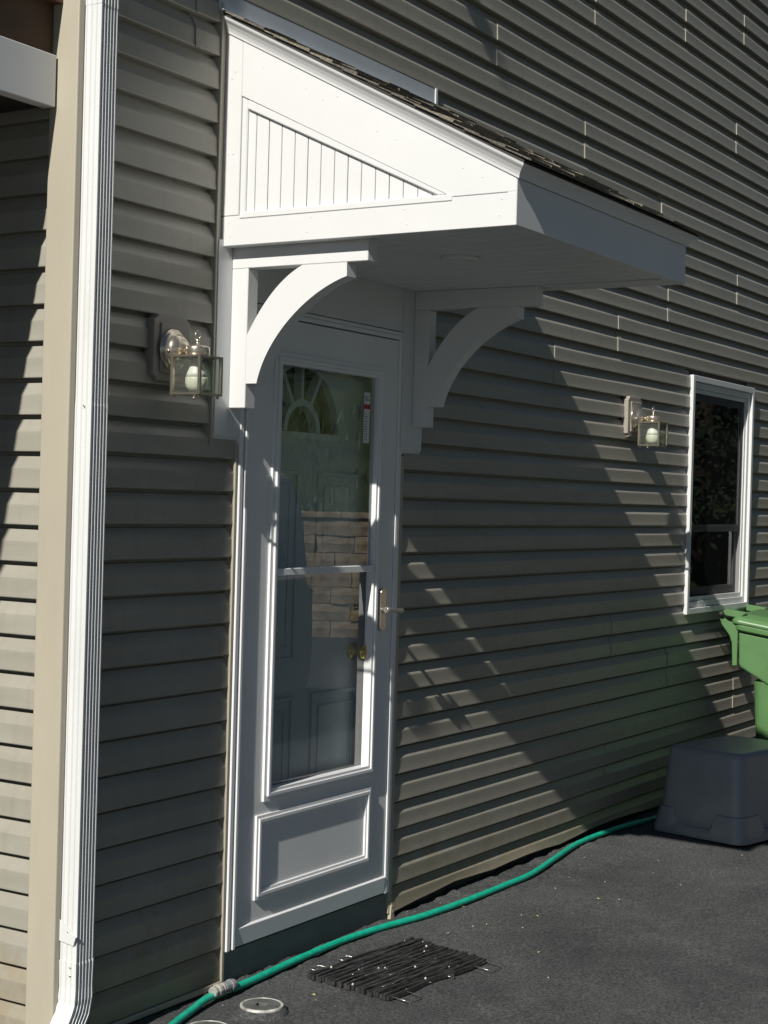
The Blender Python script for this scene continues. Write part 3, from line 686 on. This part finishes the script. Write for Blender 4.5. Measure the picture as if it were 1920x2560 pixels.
porch = thing('porch_frame', 'unfinished porch beam with white fascia and bare plywood beside the corner post', 'porch', (-1, .1, 2.4))
b = MB(); b.box(-3.2, -.021, .058, .10, 2.453, 2.594); obj('fascia_board', b, M['white'], porch, bevel=.002)
b = MB(); b.box(-3.2, -.0185, .078, .11, 2.5945, 2.735); obj('plywood_panel', b, M['wood'], porch)
b = MB(); b.box(-3.2, -.0148, .045, .25, 2.7355, 2.78); obj('header_plank', b, M['redwood'], porch)
b = MB(); b.box(-3.2, -.0182, .1105, 4.5, 2.46, 2.78); obj('roof_joists', b, M['drip'], porch)
b = MB(); b.box(-3.2, -3.1, .75, 4.5, E0 - .02, 2.4595); b.box(-3.1, -.02, 4.4, 4.5, E0 - .02, 2.4595); obj('light_block_wall', b, M['found'], porch)  # unseen side and back walls, added to darken the space under the porch

# ------------------------------------------------------------------ things on the driveway
def catmull(pts, n):
    out = []; P = [pts[0]] + pts + [pts[-1]]
    for i in range(1, len(P) - 2):
        for k in range(n):
            t = k / n; p = []
            for a, b_, c, d in zip(P[i - 1], P[i], P[i + 1], P[i + 2]):
                p.append(.5 * ((2 * b_) + (-a + c) * t + (2 * a - 5 * b_ + 4 * c - d) * t * t + (-a + 3 * b_ - 3 * c + d) * t ** 3))
            out.append(tuple(p))
    out.append(tuple(pts[-1])); return out
hp = [(-.05, -.27), (.16, -.2), (.3675, -.132), (.48, -.102), (.5904, -.0785), (.6969, -.0805), (.8437, -.0736), (1.0827, -.0615), (1.3723, -.0605), (1.5944, -.082), (1.813, -.1184), (2.0789, -.1382),
      (2.3922, -.1456), (2.6398, -.1453), (2.956, -.1016), (3.2536, -.0620), (3.5137, -.060), (3.7503, -.0765), (4.0284, -.1193), (4.3, -.12), (4.6, -.06), (5.2, -.055)]
hp3 = catmull([(x, y, zg(x, y) + .0135 + (.004 if .5 < x < .8 else 0)) for x, y in hp], 8)
hose = thing('garden_hose', 'green garden hose lying along the foot of the wall', 'hose', (1.5, -.07, -.11))
cut = [i for i, p in enumerate(hp3) if p[0] > .642][0]; cut2 = [i for i, p in enumerate(hp3) if p[0] > .725][0]
obj('hose_length', MB().tube(hp3[:cut + 2], .0118, 14), M['hose'], hose); obj('hose_length', MB().tube(hp3[cut2 - 1:], .0118, 14), M['hose'], hose)
A = Vector((.585, -.0795, -.094)); B = Vector((.735, -.0795, -.0935)); d = (B - A)
b = MB(); q = A + d * .16; L = d.length
b.lathe([(.012, 0), (.0165, .001), (.0185, .008), (.0155, .016), (.020, .022), (.0205, .034), (.016, .040), (.0195, .046), (.0155, .052), (.0, .052)], q, d, 9, smooth=False)
obj('coupling', b, M['fitting'], hose, bevel=.0012)
b = MB(); b.lathe([(.0, .050), (.0155, .050), (.0175, .056), (.0175, .082), (.0195, .084), (.0195, .094), (.0165, .098), (.0175, .104), (.0125, .110), (.0, .110)], q, d, 12, smooth=False)
obj('coupling', b, M['fitting2'], hose, bevel=.001)

def cleanout(label, x, y, r):
    z = zg(x, y); t = thing('cleanout_cap', label, 'pipe cap', (x, y, z), 'pipe caps set in the asphalt')
    rim = MB(); n = 40; rings = []
    for rr, h in ((r * 1.30, -.012), (r * 1.20, .001), (r * 1.06, .013), (r * 1.0, .015)):
        rings.append([(rr * math.cos(2 * math.pi * i / n) * (1 + (.05 * noise.noise((math.cos(2 * math.pi * i / n) * 2 + x * 9, math.sin(2 * math.pi * i / n) * 2, h * 50)) if h < .015 else 0)),
                       rr * math.sin(2 * math.pi * i / n), h) for i in range(n)])
    obj('asphalt_collar', rim.loft(rings, cap=False, smooth=True), M['asphalt'], t, local=True)
    obj('pipe_rim', MB().lathe([(r * .86, -.02), (r * .86, .0205), (r * .91, .022), (r * .98, .021), (r, .018), (r, -.01)], (0, 0, 0), (0, 0, 1), 40), M['pvc'], t, local=True)
    cp_ = MB(); q = r * .875
    c = [(q * math.cos(2 * math.pi * i / 32), q * math.sin(2 * math.pi * i / 32)) for i in range(32)]
    s = r * .25
    sq = [(s, 0), (s, s * .6), (s, s), (s * .6, s), (0, s), (-s * .6, s), (-s, s), (-s, s * .6), (-s, 0), (-s, -s * .6), (-s, -s), (-s * .6, -s), (0, -s), (s * .6, -s), (s, -s), (s, -s * .6)]
    sq = [sq[i // 2] if i % 2 == 0 else tuple((a + b_) / 2 for a, b_ in zip(sq[i // 2], sq[(i // 2 + 1) % 16])) for i in range(32)]
    cp_.loft([[(a, b_, 0) for a, b_ in c], [(a, b_, .019) for a, b_ in c], [(a * .97, b_ * .97, .021) for a, b_ in c], [(a, b_, .021) for a, b_ in sq], [(a * .9, b_ * .9, .009) for a, b_ in sq]], cap=True)
    obj('plug', cp_, M['cap'], t, local=True)
    t.rotation_euler.z = R(18)
cleanout('dusty black pipe cap with white rim just beyond the hose coupling', .644, -.240, .066)
cleanout('dusty black pipe cap with white rim cut by the bottom edge of the photo', .385, -.2385, .066)

# link mat: rubber strips on edge, threaded on wires
mt = thing('link_mat', 'black rubber link doormat with wire loops on the driveway', 'doormat', (1.245, -.36, zg(1.245, -.36)))
c00 = Vector((.9796, -.1722)); c10 = Vector((1.5394, -.2284)); c11 = Vector((1.4933, -.5482)); c01 = Vector((.9597, -.4903))
NS = 27
for i in range(NS):
    v = (i + .5) / NS; pts = []
    e0, e1 = random.uniform(-.012, .008), random.uniform(-.008, .012)
    for k in range(25):
        u = k / 24 * (1 + e1 - e0) + e0
        p = c00.lerp(c10, u).lerp(c01.lerp(c11, u), v)
        wv = .0062 * math.sin(u * 9.5 + (i % 2) * math.pi + .5 * math.sin(i * 1.7)) + .003 * noise.noise((u * 4, i * 1.3, 5))
        n = (c01 - c00).normalized(); p = p + n * wv
        pts.append((p.x, p.y))
    mb = MB(); rings = []
    z0 = zg(1.2, -.36); hgt = .0155 + random.uniform(-.003, .003); th = .0051
    for (x, y) in pts:
        zz = zg(x, y) + .004
        rings.append([(x, y - th, zz), (x, y + th, zz), (x, y + th * .8, zz + hgt), (x, y - th * .8, zz + hgt)])
    mb.loft(rings); obj('rubber_strip', mb, M['rubber'], mt)
def matp(u, v, z=.012):
    p = c00.lerp(c10, u).lerp(c01.lerp(c11, u), v); return (p.x, p.y, zg(p.x, p.y) + z)
for k, u in enumerate((.03, .22, .42, .61, .80, .97)):
    b = MB(); pts = [matp(u + .006 * math.sin(j), -.005 + 1.01 * j / 12, .010) for j in range(13)]; b.tube(pts, .0016, 6); obj('wire', b, M['wire'], mt)
for u0, u1, v0, v1 in ((.035, .17, 1.0, 1.18), (.86, .99, .97, 1.20), (.10, .19, -.02, -.14), (.36, .45, -.02, -.14), (.58, .62, 1.0, 1.05)):
    b = MB(); b.tube([matp(u0, v0), matp(u0 - .005, v1 - .03 * (1 if v1 > 0 else -1), .012), matp(u0 + .012, v1, .009), matp(u1 - .012, v1, .009), matp(u1, v1 - .03 * (1 if v1 > 0 else -1), .011), matp(u1, v0)], .0016, 6); obj('wire_loop', b, M['wire'], mt)
for u0, u1, v in ((.12, .95, .12), (.08, .62, .47), (.30, .97, .63), (.10, .75, .80), (.25, .6, .30)):   # pale worn edges: cord strips woven in
    b = MB(); b.tube([matp(u0 + (u1 - u0) * j / 14, v + .012 * math.sin(j * 1.1), .0205) for j in range(15)], .0013, 5); obj('frayed_cord', b, M['wire'], mt)
b = MB()
for i in range(15):
    u, v = random.random(), random.random(); r = random.choice((.0018, .0022, .003, .0042)); p = Vector(matp(u, v, .0205))
    b.lathe([(0, -r), (r * .8, -r * .6), (r, 0), (r * .7, r * .6), (0, r)], p, (random.random() - .5, random.random() - .5, 1), 6)
st = obj('pebbles', b, M['specks']); tag(st, 'tiny pale pebbles caught in the black link mat', 'pebbles', kind='stuff')

def in_clear(x, y): return y < -.03
b = MB()
for i in range(70):
    x = random.uniform(.2, 4.2); y = -.02 - abs(random.gauss(0, .45)); r = random.choice((.0010, .0013, .0016, .0022, .0032)) * (1 if random.random() < .95 else 1.6)
    z = zroad(x, y); b.lathe([(0, -r * .4), (r, 0), (r * .7, r * .5), (0, r * .7)], (x, y, z), (random.random() - .5, random.random() - .5, 2), 5)
tag(obj('grit', b, M['specks']), 'scattered pale grit on the black driveway', 'grit', kind='stuff')
b = MB()
for (x, y) in ((2.13, -.42), (2.47, -.11), (2.05, -.155), (2.50, -.50), (1.72, -.63), (3.08, -.18), (.86, -.28), (1.9, -.33)):
    z = zroad(x, y) + .003; a = random.uniform(0, 6); l_ = random.uniform(.007, .014); w_ = l_ * .4; ca, sa = math.cos(a), math.sin(a)
    P = [(-l_, 0, 0), (0, -w_, .003), (l_, 0, .001), (0, w_, .004), (0, 0, -.0005)]
    b.add([(x + p[0] * ca - p[1] * sa, y + p[0] * sa + p[1] * ca, z + p[2]) for p in P], [(0, 1, 4), (1, 2, 4), (2, 3, 4), (3, 0, 4)])
tag(obj('leaf_litter', b, M['leafbit']), 'few dry leaf scraps on the driveway', 'leaves', kind='stuff')

# upside-down storage tote
def rrect(w, d, r, n=6):
    pts = []
    for sx, sy, a0 in ((1, 1, 0), (-1, 1, 90), (-1, -1, 180), (1, -1, 270)):
        for k in range(n + 1):
            a = R(a0 + 90 * k / n); pts.append((sx * (w - r) + r * math.cos(a), sy * (d - r) + r * math.sin(a)))
    return pts
def rrect_dense(w, d, r, n=6, m=10):
    p = rrect(w, d, r, n); out = []
    N = n + 1
    for i in range(4 * N):
        a, c = Vector(p[i]), Vector(p[(i + 1) % (4 * N)]); out.append(tuple(a))
        if i % N == n:
            for k in range(1, m): out.append(tuple(a.lerp(c, k / m)))
    return out
TX, TY = 3.760, -.637                                # near corner of the tote's base
tote = thing('storage_tote', 'slate grey storage tote turned upside down by the wall', 'tote', (3.97, -.375, zg(3.97, -.375)))
TA = -12.0
tw, td, thh = .315, .235, .405                       # half sizes and height
def tring(k, inset, z): 
    return [(x * (tw - inset) / tw, y * (td - inset) / td, z) for x, y in rrect_dense(tw, td, .055)]
b = MB(); b.loft([tring(0, .012, .004), tring(0, .014, .10), tring(0, .036, .375), tring(0, .040, .392), tring(0, .048, .401), tring(0, .062, .405), tring(0, .085, .4035), tring(0, .095, .4045)], smooth=True)
body = obj('tote_body', b, M['tote'], tote, local=True)
# rim skirt with finger notches in its upper edge
base = rrect_dense(tw, td, .055); rings = [[], [], [], [], []]
for (x, y) in base:
    top_h = .125
    e = None
    if abs(abs(x) - tw) < .004: e = y / td
    if abs(abs(y) - td) < .004: e = x / tw
    if e is not None and -.40 < e < .52:
        f = min((e + .40) / .08, (.52 - e) / .08, 1); f = f * f * (3 - 2 * f); top_h -= .072 * f
    for ring, inset, z in zip(rings, (.0, -.012, -.010, -.003, .018), (.0, .004, .03, None, None)):
        zz = z if z is not None else (top_h - .006 if inset < .01 else top_h)
        q = inset + (.012 * zz / .125 if z is None else 0)
        ring.append((x * (tw - q) / tw, y * (td - q) / td, zz))
obj('rim_skirt', MB().loft(rings, cap=False, smooth=False), M['tote'], tote, local=True)
b = MB(); b.box(-.215, -.10, -td + .017, -td + .0185, .155, .265); lab = obj('sticker', b, M['paper'], tote, local=True); lab.rotation_euler.x = R(-4.5)
b = MB(); b.box(-.209, -.106, -td + .0158, -td + .0168, .235, .259); lb = obj('sticker_band', b, M['blue'], tote, local=True); lb.rotation_euler.x = R(-4.5)
b = MB(); b.box(-.209, -.106, -td + .0158, -td + .0168, .161, .230); lb = obj('sticker_print', b, M['tote'], tote, local=True); lb.rotation_euler.x = R(-4.5)
tote.rotation_euler.z = R(TA)
Rz = Matrix.Rotation(R(TA), 2); near_c = Rz @ Vector((-tw, -td))
tote.location.x = TX - near_c.x - .012; tote.location.y = TY - near_c.y

# green wheeled cart, back to the wall
cart = thing('wheeled_cart', 'green wheeled refuse cart standing with its back to the wall', 'bin', (5.25, -.42, zg(5.25, -.42)))
bx0, bx1, by0, by1 = 4.985, 5.52, -.70, -.150        # at the rim
zc = zg(5.25, -.42)
def cring(z, dx, yb, yf, r=.04):
    w = (bx1 - bx0) / 2 - dx; d_ = (yb - yf) / 2; return [(x + (bx0 + bx1) / 2, y + (yb + yf) / 2, z) for x, y in rrect(w, d_, r, 4)]
b = MB(); b.prism([(-.155, .7655), (-.700, .7655), (-.690, .385), (-.42, .428), (-.168, .572), (-.160, .59)], 0, bx0 + .004, bx1 - .004)
obj('cart_body', b, M['green'], cart, bevel=.014, seg=3)
b2 = MB(); b2.loft([cring(zc + .02, .040, -.265, -.62, .05), cring(zc + .25, .030, -.250, -.645, .05), cring(.40, .02, -.238, -.668, .05), cring(.50, .016, -.232, -.678, .05)])
obj('cart_lower_body', b2, M['green'], cart)
b = MB()
for xx, s_ in ((bx0 + .03, 1), (bx1 - .03, -1)): b.lathe([(.0, 0), (.03, 0), (.10, .004), (.115, .010), (.115, .034), (.10, .04), (.0, .04)], (xx, -.25, zc + .117), (s_, 0, 0), 28)
obj('wheel', b, M['black'], cart)
b = MB(); b.loft([cring(.766, -.004, -.146, -.706), cring(.775, -.022, -.135, -.730), cring(.800, -.024, -.133, -.732), cring(.803, -.018, -.139, -.726)]); obj('cart_rim', b, M['green'], cart, bevel=.002)
b = MB(); b.loft([cring(.8035, -.028, -.120, -.742), cring(.822, -.030, -.118, -.744), cring(.842, -.012, -.130, -.725), cring(.862, .035, -.17, -.66), cring(.868, .09, -.23, -.58)], smooth=False); obj('lid', b, M['green'], cart, bevel=.004)
for xx in (bx0 - .004, bx1 - .012):
    b = MB(); b.prism([(-.153, .58), (-.128, .578), (-.122, .70), (-.108, .74), (-.066, .795), (-.052, .832), (-.070, .838), (-.100, .815), (-.153, .80)], 0, xx, xx + .016); obj('handle_fin', b, M['green'], cart, bevel=.003)
    b = MB(); b.prism([(-.16, .835), (-.085, .842), (-.060, .862), (-.085, .878), (-.20, .872)], 0, xx + .002, xx + .030); obj('lid_hinge', b, M['green'], cart, bevel=.004)
b = MB(); b.tube([(bx0 - .016, -.066, .853), (bx1 + .016, -.066, .853)], .0125, 12); obj('handle_bar', b, M['green'], cart)
b = MB()
for xx in (bx0 - .018, bx1 + .018): b.lathe([(.0, -.016), (.009, -.014), (.015, -.006), (.0165, 0), (.015, .006), (.009, .014), (.0, .016)], (xx, -.066, .853), (1, 0, 0), 16)
obj('bar_end', b, M['black'], cart)

for o in cart.children:                              # rim and lid fall towards the front
    for v in o.data.vertices:
        if v.co.z > .70: v.co.z -= .15 * max(0.0, -.15 - v.co.y) * min(1.0, (v.co.z - .70) / .05)
    o.location = (-5.0, .15, -zc)
cart.location = (5.035, -.15, zc); cart.rotation_euler.z = R(7)
# ------------------------------------------------------------------ what the door glass reflects: retaining wall, lawn bank, trees; and unseen trees added to block light
ca, sa = .8275, -.5614                               # direction in which the door glass looks out
org = Vector((1.2, 0)) + Vector((ca, sa)) * 13.0; tan = Vector((-sa, ca))
rw = thing('retaining_wall', 'tan block retaining wall mirrored in the storm door glass', 'wall', (org.x, org.y, E0))
rwall = MB()
me_block = None; hb, lb_ = .195, .46
def rp(s, d_, z): p = org + tan * s + Vector((ca, sa)) * d_; return (p.x, p.y, z)
ang = math.atan2(tan.y, tan.x)
protos = []
for q in range(3):
    b = MB(); rings = []
    for (x, ) in ((-lb_ / 2 + .004,), (-lb_ / 6,), (lb_ / 6,), (lb_ / 2 - .004,)):
        e = .02 if abs(x) > .15 else .0
        rings.append([(x, .05, .004), (x, -.26, .004), (x, -.26, hb - .004), (x, .05 - .0 + e * 0, hb - .004), (x, .085 - e + random.uniform(-.015, .015), hb * .55)])
    o = obj('block', b.loft(rings), M['stone'], rw, local=True); protos.append(o)
used = set()
for r_ in range(7):
    for c_ in range(-8, 9):
        q = random.randrange(3); src = protos[q]
        o = src if q not in used else src.copy()
        if q in used: COL.objects.link(o)
        used.add(q); o.parent = rw
        p = org + tan * ((c_ + (.5 if r_ % 2 else 0)) * lb_)
        p = p + Vector((ca, sa)) * random.uniform(-.03, .02); o.location = (p.x - rw.location.x, p.y - rw.location.y, r_ * hb); o.rotation_euler.z = ang + random.uniform(-.04, .04)
for c_ in range(-7, 8):
    b = MB(); b.box(-.29, .29, -.30, .12, 7 * hb + .002, 7 * hb + .075); o = obj('cap_stone', b, M['stone'], rw, local=True, bevel=.012)
    p = org + tan * (c_ * .585); o.location = (p.x - rw.location.x, p.y - rw.location.y, 0); o.rotation_euler.z = ang
zt_ = E0 + 7 * hb
b = MB(); n = 30; m_ = 26; vs = []
for j in range(m_):
    for i in range(n):
        s = -22 + 44 * i / (n - 1); d_ = .25 + 30 * (j / (m_ - 1)) ** 1.3
        z = zt_ - .05 + .28 * min(d_, 16) + .15 * noise.noise((s * .5, d_ * .5, 0)) if j else zt_ - .06
        if abs(s) > 4.2 and j == 0: z = E0 - .05
        vs.append(rp(s, d_, z))
b.add(vs, [(j * n + i, j * n + i + 1, (j + 1) * n + i + 1, (j + 1) * n + i) for j in range(m_ - 1) for i in range(n - 1)], True)
tag(obj('lawn_bank', b, M['lawn']), None, None, kind='structure')
# tufts along the bank so the reflected grass has an edge
b = MB()
for i in range(2600):
    s = random.uniform(-4.5, 4.5); d_ = .05 + random.random() ** 2 * 6; z = zt_ - .05 + .28 * d_; h_ = random.uniform(.08, .3); w_ = random.uniform(.01, .03)
    p = Vector(rp(s, d_, z)); a = random.uniform(0, 6.28); dx, dy = math.cos(a) * w_, math.sin(a) * w_; lx, ly = random.uniform(-.1, .1), random.uniform(-.1, .1)
    b.add([(p.x - dx, p.y - dy, p.z), (p.x + dx, p.y + dy, p.z), (p.x + lx, p.y + ly, p.z + h_)], [(0, 1, 2)])
tag(obj('long_grass', b, M['leaf']), 'rough grass on the bank above the retaining wall', 'grass', kind='stuff')
wood_leaf, wood_fir, wood_bark = MB(), MB(), MB()
def tree(s, d_, h_, rad, seed, conic=False):
    rnd = random.Random(seed); p = Vector(rp(s, d_, 0)); z0 = zt_ + .28 * max(min(d_, 16), 0) - .2 if d_ > 0 else E0
    p.z = z0; off = lambda q: tuple(Vector(q) + p)
    wood_bark.tube([off(q) for q in ((0, 0, -.2), (.05, .03, h_ * .3), (-.05, .05, h_ * .6), (.02, 0, h_ * .9))], [.16, .12, .08, .02], 8)
    b = wood_fir if conic else wood_leaf
    for k in range(9):
        a = rnd.uniform(0, 6.28); z1 = h_ * rnd.uniform(.3, .75); l_ = rad * rnd.uniform(.5, .9)
        wood_bark.tube([off(q) for q in ((0, 0, z1), (math.cos(a) * l_ * .5, math.sin(a) * l_ * .5, z1 + l_ * .25), (math.cos(a) * l_, math.sin(a) * l_, z1 + l_ * .45))], [.05, .03, .01], 5)
    for k in range(70 if conic else 46):
        a = rnd.uniform(0, 6.28); f = rnd.random() ** (1.5 if conic else 1); zz = h_ * (.05 + .93 * f) if conic else h_ * (.35 + .65 * f)
        rr = rad * ((1 - f) if conic else math.sin(math.pi * (.12 + .85 * f))) * rnd.uniform(.55, 1)
        c = Vector((math.cos(a) * rr, math.sin(a) * rr, zz)) + p
        for m in range(150):
            q = Vector((rnd.gauss(0, 1), rnd.gauss(0, 1), rnd.gauss(0, .8))) * rad * .17 + c; sz = rnd.uniform(.06, .11) * (.6 if conic else 1)
            u = Vector((rnd.gauss(0, 1), rnd.gauss(0, 1), rnd.gauss(0, 1))).normalized(); v = u.orthogonal().normalized() * sz * .5
            b.add([q - u * sz, q + v, q + u * sz, q - v], [(0, 1, 2, 3)])
for i_, (x_, y_) in enumerate(((14.5, -3.6), (17.5, -4.6), (16.0, -6.6), (20.0, -5.5))):  # unseen firs added so the window mirrors something dark
    v_ = Vector((x_, y_)) - org; tree(v_.dot(tan), min(v_.dot(Vector((ca, sa))), 4), 7.0, 1.9, 60 + i_, True)
for i_, (s_, d_, h_, r_) in enumerate([(-3.2, 6.5, 9.5, 3.0), (1.5, 8, 10, 3.2), (6, 7, 10, 3.2), (-8, 6, 10.5, 3.4), (-13, 6.5, 10, 3.3), (-18, 6, 10.5, 3.4)]): tree(s_, d_, h_, r_, 20 + i_)
for i_, (x_, y_) in enumerate(((-3.5, -13.5), (-8.5, -12.0), (2.5, -15.5), (-13.0, -7.4), (-13.6, -11.2), (-14.0, -15.4), (-18.5, -8.6), (-19.0, -12.6), (-19.5, -17.0), (-14.5, -20.0))):  # unseen trees off the bank, added to block sky light and shade the ground
    v_ = Vector((x_, y_)) - org; tree(v_.dot(tan), min(v_.dot(Vector((ca, sa))), 0), 13.0, 3.5, 40 + i_)
woods = obj('woodland', wood_leaf, M['leaf']); tag(woods, 'green trees on the bank mirrored in the door glass, plus unseen trees added to block light', 'trees', kind='stuff')
obj('added_firs', wood_fir, M['fir'], woods); obj('trunks', wood_bark, M['bark'], woods)

# ------------------------------------------------------------------ pale car parked on the drive, seen only as the grey shape in the door glass
car = thing('parked_car', 'pale car parked facing the street, mirrored as a grey shape in the door glass', 'car', (3.2, -4.0, E0))
M['car'] = mat('car_paint', (0.40, 0.41, 0.42), 0.25, coat=.6); M['car_glass'] = mat('car_glass', (0.015, 0.017, 0.018), 0.05); M['tail'] = mat('tail_lamp', (0.35, 0.01, 0.01), 0.2)
ya, yb = -4.92, -3.08; zz = E0
low = [(.95, .30), (1.0, .62), (1.15, .86), (2.05, 1.02), (5.50, 1.08), (5.60, .95), (5.62, .55), (5.56, .30), (5.16, .28), (5.05, .55), (4.62, .62), (4.30, .50), (4.20, .26), (2.42, .26), (2.32, .50), (2.0, .62), (1.66, .52), (1.55, .28)]
obj('car_body', MB().prism([(x, z + zz) for x, z in low], 1, ya, yb), M['car'], car, bevel=.05, seg=3)
cab = MB(); rings = []
for z, xa, xb, ins in ((1.05, 2.02, 5.53, .03), (1.45, 2.55, 5.52, .08), (1.74, 3.0, 5.46, .16), (1.80, 3.25, 5.36, .26)):
    rings.append([(xa, ya + ins, z + zz), (xb, ya + ins, z + zz), (xb, yb - ins, z + zz), (xa, yb - ins, z + zz)])
obj('car_cabin', cab.loft(rings), M['car'], car, bevel=.03, seg=2)
for x0, x1, xs in ((2.75, 3.62, .42), (3.72, 4.50, 0), (4.60, 5.26, -.05)):
    b = MB(); p = [(x0, 1.12, .042), (x1, 1.12, .042), (x1 + min(xs, 0), 1.64, .134), (x0 + max(xs, 0), 1.64, .134)]
    b.add([(x, yb - i_ + .012, z + zz) for x, z, i_ in p] + [(x, yb - i_ - .02, z + zz) for x, z, i_ in p], [(0, 1, 2, 3), (7, 6, 5, 4), (0, 4, 5, 1), (1, 5, 6, 2), (2, 6, 7, 3), (3, 7, 4, 0)]); obj('car_window', b, M['car_glass'], car)
for x in (1.99, 4.62):
    for y, s_ in ((yb - .01, -1), (ya + .01, 1)):
        w_ = obj('car_wheel', MB().lathe([(.0, .0), (.20, .0), (.22, -.02), (.30, -.01), (.335, .02), (.345, .10), (.335, .20), (.0, .20)], (x, y, zz + .345), (0, s_, 0), 28), M['black'], car)
        obj('rim', MB().lathe([(.0, -.012), (.05, -.014), (.19, -.006), (.20, .01), (.0, .01)], (x, y, zz + .345), (0, s_, 0), 20), M['white_metal'], w_)
for y in (ya + .03, yb - .15):
    b = MB(); b.box(5.565, 5.63, y, y + .12, zz + .70, zz + .98); obj('tail_lamp', b, M['tail'], car, bevel=.01)
for y, s_ in ((yb, 1), (ya, -1)):
    b = MB(); b.box(2.62, 2.72, min(y, y + .16 * s_), max(y, y + .16 * s_), zz + 1.06, zz + 1.2); obj('wing_mirror', b, M['car'], car, bevel=.02)
car.location.x += .2
